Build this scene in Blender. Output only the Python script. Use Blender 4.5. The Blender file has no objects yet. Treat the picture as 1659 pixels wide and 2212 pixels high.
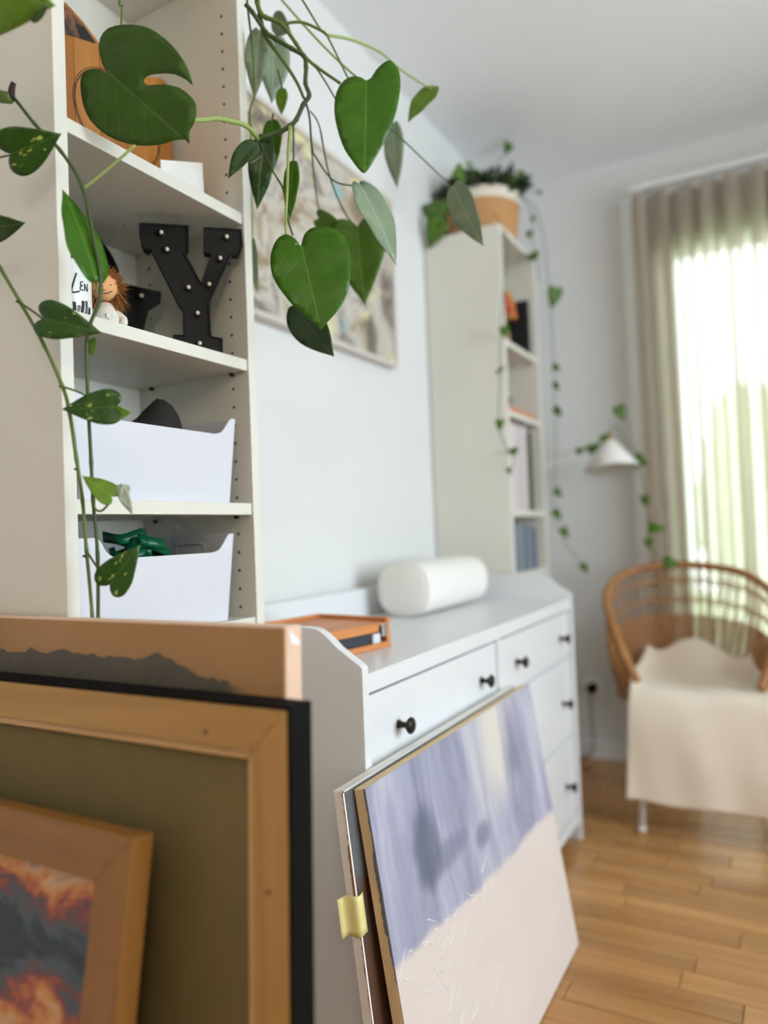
import bpy, bmesh, math, random
from mathutils import Vector, Matrix, geometry
random.seed(7)
SC = bpy.context.scene
COL = SC.collection
PI = math.pi

# ------------------------------------------------------------------ camera
CAM = Vector((-0.6287, -0.8152, 0.9933))
YAW, PITCH, ROLL, FPX = 1.0662, 0.0267, -0.0383, 1589.6
def _basis():
    cy, sy, cp, sp = math.cos(YAW), math.sin(YAW), math.cos(PITCH), math.sin(PITCH)
    f = Vector((sy*cp, cy*cp, sp)); r = Vector((cy, -sy, 0)); u = r.cross(f)
    cr, sr = math.cos(ROLL), math.sin(ROLL)
    return r*cr + u*sr, u*cr - r*sr, f
CR, CU, CF = _basis()
cam = bpy.data.cameras.new('camera'); camo = bpy.data.objects.new('camera', cam); COL.objects.link(camo)
cam.sensor_fit = 'HORIZONTAL'; cam.sensor_width = 36.0; cam.lens = 36.0*FPX/1659.0
m = Matrix.Identity(4)
for i in range(3):
    m[i][0], m[i][1], m[i][2], m[i][3] = CR[i], CU[i], -CF[i], CAM[i]
camo.matrix_world = m
cam.clip_start = 0.02; cam.clip_end = 100
cam.dof.use_dof = True; cam.dof.focus_distance = 1.06; cam.dof.aperture_fstop = cam.lens/1000.0/0.0175
SC.camera = camo

# ------------------------------------------------------------------ sky, window light, exposure
w = bpy.data.worlds.new('sky'); SC.world = w; w.use_nodes = True
bg = w.node_tree.nodes['Background']; bg.inputs[0].default_value = (0.80, 0.90, 1.0, 1); bg.inputs[1].default_value = 9.0
def portal(name, loc, rot, sx, sy):
    l = bpy.data.lights.new(name, 'AREA'); l.shape = 'RECTANGLE'; l.size = sx; l.size_y = sy
    l.cycles.is_portal = True
    o = bpy.data.objects.new(name, l); COL.objects.link(o); o.location = loc; o.rotation_euler = rot
    return o
portal('window_portal_front', (0.65, -2.98, 1.45), (PI/2, 0, 0), 1.9, 1.7)      # opening in the wall behind the camera
portal('window_portal_far', (2.62, -1.05, 1.10), (0, PI/2, 0), 2.1, 1.35)       # balcony door with the curtain
vs = SC.view_settings
vs.view_transform = 'Standard'; vs.look = 'None'; vs.gamma = 1.0; vs.use_curve_mapping = False
vs.exposure = 0.5
SC.cycles.max_bounces = 6; SC.cycles.diffuse_bounces = 4; SC.cycles.glossy_bounces = 2; SC.cycles.transmission_bounces = 4; SC.cycles.transparent_max_bounces = 8
SC.cycles.use_adaptive_sampling = True; SC.cycles.adaptive_threshold = 0.08; SC.cycles.adaptive_min_samples = 12; SC.cycles.time_limit = 1100
SC.cycles.sample_clamp_indirect = 8.0

# ------------------------------------------------------------------ helpers: photo geometry to room geometry
def ray(px, py): return CF + CR*((px-829.5)/FPX) - CU*((py-1106.0)/FPX)
def at_d(px, py, d): return CAM + ray(px, py)*d
def at_x(px, py, v): r = ray(px, py); return CAM + r*((v-CAM.x)/r.x)
def at_y(px, py, v): r = ray(px, py); return CAM + r*((v-CAM.y)/r.y)
def at_z(px, py, v): r = ray(px, py); return CAM + r*((v-CAM.z)/r.z)
def at_p(px, py, p0, n): r = ray(px, py); return CAM + r*(((p0-CAM).dot(n))/r.dot(n))

# ------------------------------------------------------------------ helpers: materials
MATS = {}
def lin(c):
    return tuple(((v/255.0)/12.92 if v/255.0 <= 0.04045 else ((v/255.0+0.055)/1.055)**2.4) for v in c)
class NB:
    """small node builder"""
    def __init__(s, name):
        s.m = bpy.data.materials.new(name); s.m.use_nodes = True; s.t = s.m.node_tree; s.n = s.t.nodes
        s.b = s.n['Principled BSDF']; s.out = s.n['Material Output']; MATS[name] = s.m
    def node(s, typ, **kw):
        o = s.n.new(typ)
        for k, v in kw.items():
            if k.startswith('i_'): o.inputs[k[2:].replace('_', ' ')].default_value = v
            else: setattr(o, k, v)
        return o
    def link(s, a, b): s.t.links.new(a, b)
    def coords(s, kind='Object', scale=(1, 1, 1), loc=(0, 0, 0)):
        tc = s.node('ShaderNodeTexCoord'); mp = s.node('ShaderNodeMapping')
        mp.inputs['Scale'].default_value = scale; mp.inputs['Location'].default_value = loc
        s.link(tc.outputs[kind], mp.inputs['Vector']); return mp.outputs[0]
    def noise(s, vec, scale=5, detail=4, rough=0.5, dist=0.0):
        o = s.node('ShaderNodeTexNoise'); o.inputs['Scale'].default_value = scale; o.inputs['Detail'].default_value = detail
        o.inputs['Roughness'].default_value = rough; o.inputs['Distortion'].default_value = dist
        s.link(vec, o.inputs['Vector']); return o.outputs['Fac']
    def ramp(s, fac, stops, interp='LINEAR'):
        o = s.node('ShaderNodeValToRGB'); o.color_ramp.interpolation = interp; e = o.color_ramp.elements
        while len(e) < len(stops): e.new(0.5)
        for i, (p, c) in enumerate(stops): e[i].position = p; e[i].color = (*c, 1)
        s.link(fac, o.inputs[0]); return o.outputs[0]
    def math(s, op, a, b=None, clamp=False):
        o = s.node('ShaderNodeMath', operation=op, use_clamp=clamp)
        for i, v in enumerate((a, b)):
            if v is None: continue
            if isinstance(v, (int, float)): o.inputs[i].default_value = v
            else: s.link(v, o.inputs[i])
        return o.outputs[0]
    def mix(s, fac, a, b, mode='MIX'):
        o = s.node('ShaderNodeMix', data_type='RGBA', blend_type=mode)
        for key, v in ((0, fac), (6, a), (7, b)):
            if isinstance(v, (int, float)): o.inputs[key].default_value = v
            elif isinstance(v, tuple): o.inputs[key].default_value = (*v, 1)
            else: s.link(v, o.inputs[key])
        return o.outputs[2]
    def sep(s, vec):
        o = s.node('ShaderNodeSeparateXYZ'); s.link(vec, o.inputs[0]); return o.outputs
    def map(s, v, a, b, c=0.0, d=1.0, smooth=True):
        o = s.node('ShaderNodeMapRange', interpolation_type='SMOOTHSTEP' if smooth else 'LINEAR')
        s.link(v, o.inputs[0])
        for i, q in enumerate((a, b, c, d)): o.inputs[i+1].default_value = q
        return o.outputs[0]
    def bump(s, h, strength=0.2, dist=0.002):
        o = s.node('ShaderNodeBump'); o.inputs['Strength'].default_value = strength; o.inputs['Distance'].default_value = dist
        s.link(h, o.inputs['Height']); s.link(o.outputs[0], s.b.inputs['Normal']); return o
    def base(s, v, rough=0.5, metal=0.0, spec=0.5):
        if isinstance(v, tuple): s.b.inputs['Base Color'].default_value = (*v, 1)
        else: s.link(v, s.b.inputs['Base Color'])
        s.b.inputs['Roughness'].default_value = rough; s.b.inputs['Metallic'].default_value = metal
        s.b.inputs['Specular IOR Level'].default_value = spec
        return s.m

def plain(name, rgb, rough=0.5, metal=0.0, var=0.04, scale=30, bump=0.0, spec=0.5):
    b = NB(name); c = lin(rgb); v = b.coords()
    n = b.noise(v, scale, 3)
    col = b.mix(n, tuple(x*(1-var) for x in c), tuple(min(1, x*(1+var)) for x in c))
    b.base(col, rough, metal, spec)
    if bump: b.bump(b.noise(v, scale*8, 2), bump, 0.001)
    return b.m
def wood(name, dark, light, axis=2, rough=0.45, scale=9.0, rnd=0.0):
    b = NB(name); s = [scale*2.2]*3; s[axis] = scale*0.12
    v = b.coords(scale=tuple(s))
    if rnd:
        oi = b.node('ShaderNodeObjectInfo'); add = b.node('ShaderNodeVectorMath', operation='ADD'); mul = b.math('MULTIPLY', oi.outputs['Random'], 40.0)
        b.link(v, add.inputs[0]); b.link(mul, add.inputs[1]); v = add.outputs[0]
    n = b.noise(v, 1.6, 5, 0.6, 0.6)
    col = b.ramp(n, [(0.25, lin(dark)), (0.55, tuple((p+q)/2 for p, q in zip(lin(dark), lin(light)))), (0.8, lin(light))])
    if rnd:
        hv = b.node('ShaderNodeHueSaturation'); b.link(col, hv.inputs['Color'])
        b.link(b.map(oi.outputs['Random'], 0, 1, 1-rnd, 1+rnd, smooth=False), hv.inputs['Value']); col = hv.outputs[0]
    b.base(col, rough); b.bump(n, 0.08, 0.001)
    return b.m

WALL = plain('wall_paint', (222, 221, 219), 0.85, var=0.012, scale=6, bump=0.06)
CEIL = plain('ceiling_paint', (240, 240, 242), 0.9, var=0.01, scale=5, bump=0.05)
TRIM = plain('trim_paint', (232, 232, 230), 0.45, var=0.01)
LACQ = plain('white_lacquer', (224, 224, 226), 0.30, var=0.012, scale=12)
CASE = plain('white_foil', (222, 218, 207), 0.42, var=0.012, scale=14)
PLAST = plain('white_plastic', (214, 214, 222), 0.34, var=0.008)
PLAST_IN = plain('white_plastic_inner', (206, 208, 208), 0.4, var=0.01)
BLACK = plain('black_paint', (13, 12, 11), 0.75, var=0.15, spec=0.12)
BLACKM = plain('black_matte_metal', (19, 18, 15), 0.6, var=0.2, scale=60, spec=0.3)
KNOB = plain('dark_bronze', (44, 40, 36), 0.35, 0.6, var=0.1)
HOLE = plain('drill_hole', (40, 33, 24), 0.9)
PINE = wood('pine_stretcher', (164, 120, 58), (196, 150, 84), 0)
PINEV = wood('pine_stretcher_upright', (164, 120, 58), (196, 150, 84), 2)
PINEL = wood('pale_pine_bevel', (196, 142, 78), (228, 190, 136), 0)
OAKF = wood('honey_frame_wood', (132, 86, 34), (166, 114, 50), 0)
OAKFV = wood('honey_frame_wood_upright', (132, 86, 34), (166, 114, 50), 2)
BOXW = wood('orange_box_wood', (190, 112, 58), (222, 152, 92), 0)
BAMBOO = wood('board_wood', (142, 82, 28), (188, 122, 52), 2, 0.35, 5)
BAMBOO2 = wood('board_wood_light', (158, 98, 38), (196, 134, 64), 2, 0.35, 5)
PARQ = wood('parquet_oak', (162, 110, 58), (204, 154, 96), 1, 0.25, 7, rnd=0.15)
RATTAN = wood('rattan', (150, 96, 48), (196, 144, 88), 2, 0.5, 14)
STRAW = plain('woven_straw', (192, 142, 92), 0.8, var=0.22, scale=120, bump=0.5)
LINER = plain('basket_liner', (226, 214, 196), 0.85)
SOIL = plain('potting_soil', (50, 36, 26), 0.95, var=0.4, scale=80, bump=0.8)
CERAM = plain('white_ceramic', (236, 236, 234), 0.25)
TERRA = plain('grey_pot', (150, 148, 144), 0.6)
CARD = plain('white_card', (238, 234, 230), 0.7)
INK = plain('black_ink', (22, 20, 20), 0.6)
FELT = plain('bolster_fabric', (236, 232, 226), 0.95, var=0.03, scale=90, bump=0.3)
THROW = plain('white_throw_fabric', (234, 220, 202), 0.95, var=0.03, scale=60, bump=0.25)
LEGW = plain('white_powder_coat', (232, 228, 222), 0.4)
BRASS = plain('brass', (176, 132, 70), 0.3, 0.9)
SILVERM = plain('silver_hardware', (200, 198, 196), 0.3, 0.9)
DARKSLOT = plain('dark_slot', (44, 48, 58), 0.6)
CLOTHD = plain('dark_cloth', (36, 33, 30), 0.9, var=0.3, scale=60, bump=0.3)
GREENR = plain('green_ribbon', (8, 96, 58), 0.35, var=0.4, scale=40)
SKIN = plain('doll_fabric_skin', (226, 170, 118), 0.9, var=0.03, scale=90, bump=0.15)
FUR = plain('doll_brown_fur', (166, 110, 56), 0.9, var=0.3, scale=200)
DOLLW = plain('doll_white_cloth', (226, 216, 204), 0.9, var=0.03, bump=0.2)
STEMG = plain('stem_green', (92, 112, 48), 0.5, var=0.25, scale=40)
STEMD = plain('stem_dark_green', (62, 80, 36), 0.5, var=0.25, scale=40)
STEML = plain('stem_pale_green', (150, 168, 92), 0.45, var=0.15, scale=40)
STEMB = plain('stem_nub_brown', (58, 44, 40), 0.8, var=0.2)
BULB = plain('clear_bulb', (235, 228, 210), 0.1, var=0.02)
GRASS = plain('lawn_green', (120, 150, 70), 0.9, var=0.3, scale=8)
BUSHM = plain('bush_leaf_green', (124, 150, 72), 0.7, var=0.45, scale=6)
SOCK = plain('outlet_plastic', (236, 234, 228), 0.4)

def leaf_mat(name, dark, light, vein, transl=0.3, rough=0.35, var=None, thr=0.60):
    b = NB(name); v = b.coords(); x, y, z = b.sep(v)
    ay = b.math('ABSOLUTE', y)
    n = b.noise(v, 3.2, 4, 0.55)
    col = b.mix(n, lin(dark), lin(light))
    fr = b.math('FRACT', b.math('MULTIPLY', b.math('SUBTRACT', x, b.math('MULTIPLY', ay, 0.9)), 5.5))
    sv = b.map(b.math('ABSOLUTE', b.math('SUBTRACT', fr, 0.5)), 0.0, 0.10, 1.0, 0.0)
    col = b.mix(b.math('MULTIPLY', sv, 0.11), col, lin(vein))
    mid = b.map(ay, 0.004, 0.016, 1.0, 0.0)
    col = b.mix(b.math('MULTIPLY', mid, 0.5), col, lin(vein))
    if var:
        s = b.coords(scale=(3.2, 7.5, 1)); oi = b.node('ShaderNodeObjectInfo')
        ad = b.node('ShaderNodeVectorMath', operation='ADD'); b.link(s, ad.inputs[0]); b.link(b.math('MULTIPLY', oi.outputs['Random'], 30), ad.inputs[1])
        vv = b.noise(ad.outputs[0], 1.5, 5, 0.6)
        col = b.mix(b.map(vv, thr, thr+0.07), col, lin(var))
    b.base(col, rough, spec=0.5)
    h = b.math('ADD', b.math('MULTIPLY', sv, -0.6), b.math('MULTIPLY', mid, -1.0)); b.bump(h, 0.12, 0.004)
    tr = b.node('ShaderNodeBsdfTranslucent'); b.link(col, tr.inputs[0])
    ms = b.node('ShaderNodeMixShader'); ms.inputs[0].default_value = transl
    b.link(b.b.outputs[0], ms.inputs[1]); b.link(tr.outputs[0], ms.inputs[2]); b.link(ms.outputs[0], b.out.inputs[0])
    return b.m
L_MON = leaf_mat('leaf_monstera', (40, 72, 16), (74, 112, 24), (96, 130, 48), 0.3, 0.4)
L_BRI = leaf_mat('leaf_bright', (54, 104, 14), (92, 146, 26), (136, 172, 70), 0.45)
L_DRK = leaf_mat('leaf_dark', (38, 64, 32), (66, 94, 48), (104, 126, 80), 0.2, 0.2)
L_SIL = leaf_mat('leaf_silver', (112, 132, 102), (164, 180, 150), (190, 202, 176), 0.25, 0.35)
L_POT = leaf_mat('leaf_pothos', (30, 64, 18), (58, 98, 30), (98, 130, 56), 0.25, 0.3, var=(186, 196, 92))
L_LIM = leaf_mat('leaf_lime', (104, 142, 34), (142, 176, 58), (170, 194, 100), 0.45)
L_FAR = leaf_mat('leaf_trailing', (60, 98, 26), (112, 150, 50), (140, 170, 80), 0.35)
L_BLK = leaf_mat('leaf_blackish_green', (24, 34, 20), (44, 58, 32), (60, 76, 46), 0.1)  # blackish green of most leaves massed above the basket
L_DRY = leaf_mat('leaf_withered', (170, 180, 160), (206, 214, 196), (190, 196, 178), 0.3, 0.6)

# ------------------------------------------------------------------ helpers: objects
def thing(name, label, cat, loc=(0, 0, 0), rot=(0, 0, 0), group=None):
    o = bpy.data.objects.new(name, None); COL.objects.link(o)
    o.empty_display_size = 0.05
    o.location = loc; o.rotation_euler = rot; tag(o, label, cat, group); return o
def tag(o, label, cat, group=None, kind=None):
    if label: o['label'] = label
    if cat: o['category'] = cat
    if group: o['group'] = group
    if kind: o['kind'] = kind
    return o
def wmat(o):
    m = o.matrix_basis.copy()
    return wmat(o.parent) @ m if o.parent else m
def obj(name, bm, mat, parent=None, world=False, smooth=False, bevel=0.0, segs=2, label=None, kind=None):
    me = bpy.data.meshes.new(name)
    if parent is not None and world: bmesh.ops.transform(bm, matrix=wmat(parent).inverted(), verts=bm.verts)
    bm.to_mesh(me); bm.free()
    if smooth:
        for p in me.polygons: p.use_smooth = True
    o = bpy.data.objects.new(name, me); COL.objects.link(o)
    if parent is not None: o.parent = parent
    if mat is not None: me.materials.append(mat)
    if bevel:
        b = o.modifiers.new('bevel', 'BEVEL'); b.width = bevel; b.segments = segs; b.limit_method = 'ANGLE'; b.angle_limit = 0.7
    if label: o['label'] = label
    if kind: o['kind'] = kind
    return o
def struct(name, bm, mat, parent=None, label=None, **kw):
    o = obj(name, bm, mat, parent, **kw)
    if parent is None:
        o['kind'] = 'structure'
        if label: o['label'] = label
    return o
def sub(o, lv=1):
    s = o.modifiers.new('subdivision', 'SUBSURF'); s.levels = lv; s.render_levels = lv; return o
def solid(o, t, off=0.0):
    s = o.modifiers.new('thickness', 'SOLIDIFY'); s.thickness = t; s.offset = off; return o
def box(bm, x0, x1, y0, y1, z0, z1):
    v = [bm.verts.new((x, y, z)) for z in (z0, z1) for x, y in ((x0, y0), (x1, y0), (x1, y1), (x0, y1))]
    for f in ((3, 2, 1, 0), (4, 5, 6, 7), (0, 1, 5, 4), (1, 2, 6, 5), (2, 3, 7, 6), (3, 0, 4, 7)):
        bm.faces.new([v[i] for i in f])
    return bm
def B(x0, x1, y0, y1, z0, z1): return box(bmesh.new(), x0, x1, y0, y1, z0, z1)
def prism(pts, depth, conv):
    """polygon pts (a,b) extruded over depth d0..d1; conv(a,b,d)->xyz"""
    bm = bmesh.new(); d0, d1 = depth
    lo = [bm.verts.new(conv(a, b, d0)) for a, b in pts]; hi = [bm.verts.new(conv(a, b, d1)) for a, b in pts]
    n = len(pts); bm.faces.new(lo); bm.faces.new(hi[::-1])
    for i in range(n): bm.faces.new((lo[i], hi[i], hi[(i+1) % n], lo[(i+1) % n]))
    bmesh.ops.recalc_face_normals(bm, faces=bm.faces); return bm
def lathe(prof, segs=24, bm=None, mat=None, cap=True):
    bm = bm or bmesh.new(); rings = []; mat = mat or Matrix.Identity(4)
    for r, z in prof:
        rings.append([bm.verts.new(mat @ Vector((r*math.cos(2*PI*i/segs), r*math.sin(2*PI*i/segs), z))) for i in range(segs)])
    for a, b in zip(rings, rings[1:]):
        for i in range(segs): bm.faces.new((a[i], a[(i+1) % segs], b[(i+1) % segs], b[i]))
    if cap: bm.faces.new(rings[0][::-1]); bm.faces.new(rings[-1])
    return bm
def crom(P, n=6):
    out = []; P = [Vector(p) for p in P]
    for i in range(len(P)-1):
        a = P[max(i-1, 0)]; b = P[i]; c = P[i+1]; d = P[min(i+2, len(P)-1)]
        for k in range(n):
            t = k/n
            out.append(0.5*((2*b)+(c-a)*t+(2*a-5*b+4*c-d)*t*t+(3*b-a-3*c+d)*t**3))
    out.append(P[-1]); return out
def tube(P, r0, r1=None, segs=8, bm=None, n=6, smooth=True, nodes=0.0):
    bm = bm or bmesh.new(); r1 = r0 if r1 is None else r1
    pts = crom(P, n) if smooth and len(P) > 2 else [Vector(p) for p in P]
    rings = []; up = Vector((0.3, 0.2, 1)).normalized()
    for i, p in enumerate(pts):
        t = (pts[min(i+1, len(pts)-1)]-pts[max(i-1, 0)]).normalized()
        a = t.cross(up)
        if a.length < 1e-4: a = t.cross(Vector((1, 0, 0)))
        a.normalize(); b = t.cross(a); r = r0+(r1-r0)*i/max(1, len(pts)-1)
        if nodes and i % n == 0: r *= 1+nodes
        rings.append([bm.verts.new(p+a*r*math.cos(2*PI*k/segs)+b*r*math.sin(2*PI*k/segs)) for k in range(segs)])
    for q, s in zip(rings, rings[1:]):
        for k in range(segs): bm.faces.new((q[k], q[(k+1) % segs], s[(k+1) % segs], s[k]))
    bm.faces.new(rings[0][::-1]); bm.faces.new(rings[-1])
    bmesh.ops.recalc_face_normals(bm, faces=bm.faces); return bm
def ball(c, r, bm=None, seg=16, sc=(1, 1, 1)):
    bm = bm or bmesh.new()
    bmesh.ops.create_uvsphere(bm, u_segments=seg, v_segments=max(6, seg//2), radius=r,
                              matrix=Matrix.Translation(c) @ Matrix.Diagonal((*sc, 1)))
    return bm
def fill2d(poly, step):
    """triangulated mesh data of a 2-D polygon with interior points"""
    vs_ = [Vector(p) for p in poly]; n = len(vs_); edges = [(i, (i+1) % n) for i in range(n)]
    xs = [p.x for p in vs_]; ys = [p.y for p in vs_]
    def inside(q):
        c = False; j = n-1
        for i in range(n):
            if (vs_[i].y > q[1]) != (vs_[j].y > q[1]) and q[0] < (vs_[j].x-vs_[i].x)*(q[1]-vs_[i].y)/(vs_[j].y-vs_[i].y)+vs_[i].x: c = not c
            j = i
        return c
    pts = list(vs_); y = min(ys)+step*0.5; row = 0
    while y < max(ys):
        x = min(xs)+(0.5 if row % 2 else 0.0)*step
        while x < max(xs):
            if inside((x, y)) and min((Vector((x, y))-p).length for p in vs_) > step*0.45: pts.append(Vector((x, y)))
            x += step
        y += step*0.87; row += 1
    r = geometry.delaunay_2d_cdt(pts, edges, [], 1, 1e-6)
    return r[0], r[2]

# =================================================================== THE SETTING
XF, YB, ZC, XL, YF = 2.54, 0.285, 2.50, -2.4, -2.95
# floor slab with oak strips laid on it
floor = struct('floor', B(XL-0.1, XF+0.1, YF-0.1, YB+0.1, -0.12, -0.008), PARQ, label='honey oak parquet floor')
SW = 0.071
def plank_mesh(L):
    bm = bmesh.new(); g = 0.0008; c = 0.0012; h = 0.008
    ring = lambda a, z: [bm.verts.new(p) for p in ((a, a, z), (SW-a, a, z), (SW-a, L-a, z), (a, L-a, z))]
    r0, r1, r2 = ring(g, -h), ring(g, -c), ring(g+c, 0)
    for p, q in ((r0, r1), (r1, r2)):
        for k in range(4): bm.faces.new((p[k], p[(k+1) % 4], q[(k+1) % 4], q[k]))
    bm.faces.new(r2); return bm
PL = {}
for L in (0.32, 0.41, 0.50):
    me = bpy.data.meshes.new('plank'); bm = plank_mesh(L); bm.to_mesh(me); bm.free(); me.materials.append(PARQ); PL[L] = me
rest = bmesh.new(); x = XF-SW; rr = random.Random(3)
while x > XL:
    y = YB-rr.random()*0.4
    while y > YF:
        L = rr.choice((0.32, 0.41, 0.50)); y0 = y-L
        if x > 0.62 and y0 < 0.2 and y > -1.25:
            o = bpy.data.objects.new('plank', PL[L]); COL.objects.link(o); o.parent = floor; o.location = (x, y0, 0)
        elif y0 > YF-0.1:
            b2 = plank_mesh(L); bmesh.ops.translate(b2, verts=b2.verts, vec=(x, y0, 0))
            t = bpy.data.meshes.new('t'); b2.to_mesh(t); b2.free(); rest.from_mesh(t); bpy.data.meshes.remove(t)
        y = y0
    x -= SW
obj('parquet_strips', rest, PARQ, floor, kind='stuff')

struct('ceiling', B(XL-0.1, XF+0.1, YF-0.1, YB+0.1, ZC, ZC+0.1), CEIL, label='white painted ceiling')
struct('wall_back', B(XL-0.1, XF+0.1, YB, YB+0.12, -0.12, ZC+0.1), WALL, label='white wall behind the bookcases and dresser')
struct('wall_left', B(XL-0.12, XL, YF, YB, 0, ZC), WALL, label='white wall at the near end of the room')
# far wall with balcony door opening
WY0, WY1, WZ0, WZ1 = -1.72, -0.385, 0.04, 2.13
bm = bmesh.new()
box(bm, XF, XF+0.12, WY1, YB, 0, ZC); box(bm, XF, XF+0.12, YF, WY0, 0, ZC)
box(bm, XF, XF+0.12, WY0, WY1, WZ1, ZC); box(bm, XF, XF+0.12, WY0, WY1, 0, WZ0)
struct('wall_far', bm, WALL, label='pale wall with the curtained balcony door')
# wall behind the camera with a wide window
QX0, QX1, QZ0, QZ1 = -0.3, 1.6, 0.6, 2.3
bm = bmesh.new()
box(bm, XL, QX0, YF-0.12, YF, 0, ZC); box(bm, QX1, XF, YF-0.12, YF, 0, ZC)
box(bm, QX0, QX1, YF-0.12, YF, QZ1, ZC); box(bm, QX0, QX1, YF-0.12, YF, 0, QZ0)
struct('wall_front', bm, WALL, label='white wall behind the camera with a wide window')
# baseboards
struct('baseboard_far', B(XF-0.014, XF, -0.245, YB, 0, 0.075), TRIM, bevel=0.004)
struct('baseboard_back', B(2.13, XF-0.014, YB-0.014, YB, 0, 0.075), TRIM, bevel=0.004)
# door casing beside the curtain
bm = bmesh.new(); box(bm, XF-0.03, XF, -0.315, -0.255, 0, 2.33)
struct('trim_1', bm, TRIM, bevel=0.006, label='white upright casing left of the curtain')
# windows
GL = NB('window_glass'); tr = GL.node('ShaderNodeBsdfTransparent'); gl = GL.node('ShaderNodeBsdfGlossy'); gl.inputs['Roughness'].default_value = 0.02
tr.inputs[0].default_value = (0.96, 0.98, 0.97, 1)
fr = GL.node('ShaderNodeFresnel'); fr.inputs[0].default_value = 1.45
ms = GL.node('ShaderNodeMixShader'); GL.link(fr.outputs[0], ms.inputs[0]); GL.link(tr.outputs[0], ms.inputs[1]); GL.link(gl.outputs[0], ms.inputs[2]); GL.link(ms.outputs[0], GL.out.inputs[0])
win = thing('window_1', 'glazed white balcony door behind the sheer curtain', None, (XF+0.06, (WY0+WY1)/2, WZ0)); win['kind'] = 'structure'
ym = (WY0+WY1)/2
for a, b, c, d in ((WY1-0.06, WY1, WZ0, WZ1), (WY0, WY0+0.06, WZ0, WZ1), (ym-0.05, ym+0.05, WZ0, WZ1), (WY0+0.06, WY1-0.06, WZ1-0.06, WZ1), (WY0+0.06, WY1-0.06, WZ0, WZ0+0.08)):
    obj('window_frame', B(XF+0.035, XF+0.085, a, b, c, d), TRIM, win, world=True, bevel=0.004)
for a, b in ((WY0+0.06, ym-0.05), (ym+0.05, WY1-0.06)):
    obj('pane', B(XF+0.058, XF+0.062, a, b, WZ0+0.08, WZ1-0.06), GL.m, win, world=True)
win = thing('window_2', 'wide white framed window behind the camera', None, ((QX0+QX1)/2, YF-0.06, QZ0)); win['kind'] = 'structure'
xm = (QX0+QX1)/2
for a, b, c, d in ((QX0, QX0+0.06, QZ0, QZ1), (QX1-0.06, QX1, QZ0, QZ1), (xm-0.04, xm+0.04, QZ0, QZ1), (QX0+0.06, QX1-0.06, QZ1-0.06, QZ1), (QX0+0.06, QX1-0.06, QZ0, QZ0+0.06)):
    obj('window_frame', B(a, b, YF-0.085, YF-0.035, c, d), TRIM, win, world=True, bevel=0.004)
for a, b in ((QX0+0.06, xm-0.04), (xm+0.04, QX1-0.06)):
    obj('pane', B(a, b, YF-0.062, YF-0.058, QZ0+0.06, QZ1-0.06), GL.m, win, world=True)
# added fill light: warm glowing globe, unseen behind the camera, for left-facing sides
def add_fill_globe():
    t = thing('fill_globe', 'added warm fill light shaped as a globe pendant behind the camera', 'lamp', (-1.55, -1.55, 2.5))
    e = NB('fill_globe_glow'); e.b.inputs['Base Color'].default_value = (0.9, 0.85, 0.78, 1); e.b.inputs['Emission Color'].default_value = (1.0, 0.86, 0.68, 1); e.b.inputs['Emission Strength'].default_value = 8.0
    obj('shade', ball((0, 0, -0.62), 0.24, seg=28), e.m, t, smooth=True)
    obj('cord', tube([(0, 0, -0.005), (0, 0, -0.39)], 0.003, smooth=False), TRIM, t)
    obj('ceiling_cup', lathe([(0.045, -0.002), (0.045, -0.02), (0.01, -0.045)], 20), TRIM, t, smooth=True)
add_fill_globe()
# outside
struct('ground_outside', B(XF+0.12, 14, -9, 7, -0.4, -0.3), GRASS, label='green lawn outside the balcony door')
def bush(loc, r, label, seed, sc=(1, 1, 1)):
    rg = random.Random(seed); t = thing('garden_bush', label, 'bush', (loc[0], loc[1], -0.3), group='bushes outside the window')
    bm = bmesh.new(); bmesh.ops.create_icosphere(bm, subdivisions=4, radius=r)
    for v in bm.verts:
        n = v.co.normalized(); k = 1+0.16*math.sin(7*n.x+seed)*math.sin(8*n.y+2*seed)+0.10*math.sin(17*n.z+seed)*math.sin(19*n.x)+rg.uniform(-0.05, 0.05)
        v.co = Vector((v.co.x*sc[0]*k, v.co.y*sc[1]*k, v.co.z*sc[2]*k))+Vector((0, 0, loc[2]+0.3))
    obj('foliage', bm, BUSHM, t)
    obj('trunk', tube([(0, 0, 0), (0.03, 0.02, loc[2]*0.5+0.15), (0, 0, loc[2]+0.3)], 0.06, 0.03), wood('bark', (70, 52, 38), (110, 88, 66)) if 'bark' not in MATS else MATS['bark'], t)
bush((7.6, -1.75, 1.9), 0.85, 'bright green bush outside, right half of the curtained door', 1, (1, 0.62, 2.0))
bush((8.2, -0.45, 1.1), 0.8, 'low green bush outside, left edge of the curtained door', 2, (1, 0.6, 1.5))

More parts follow.
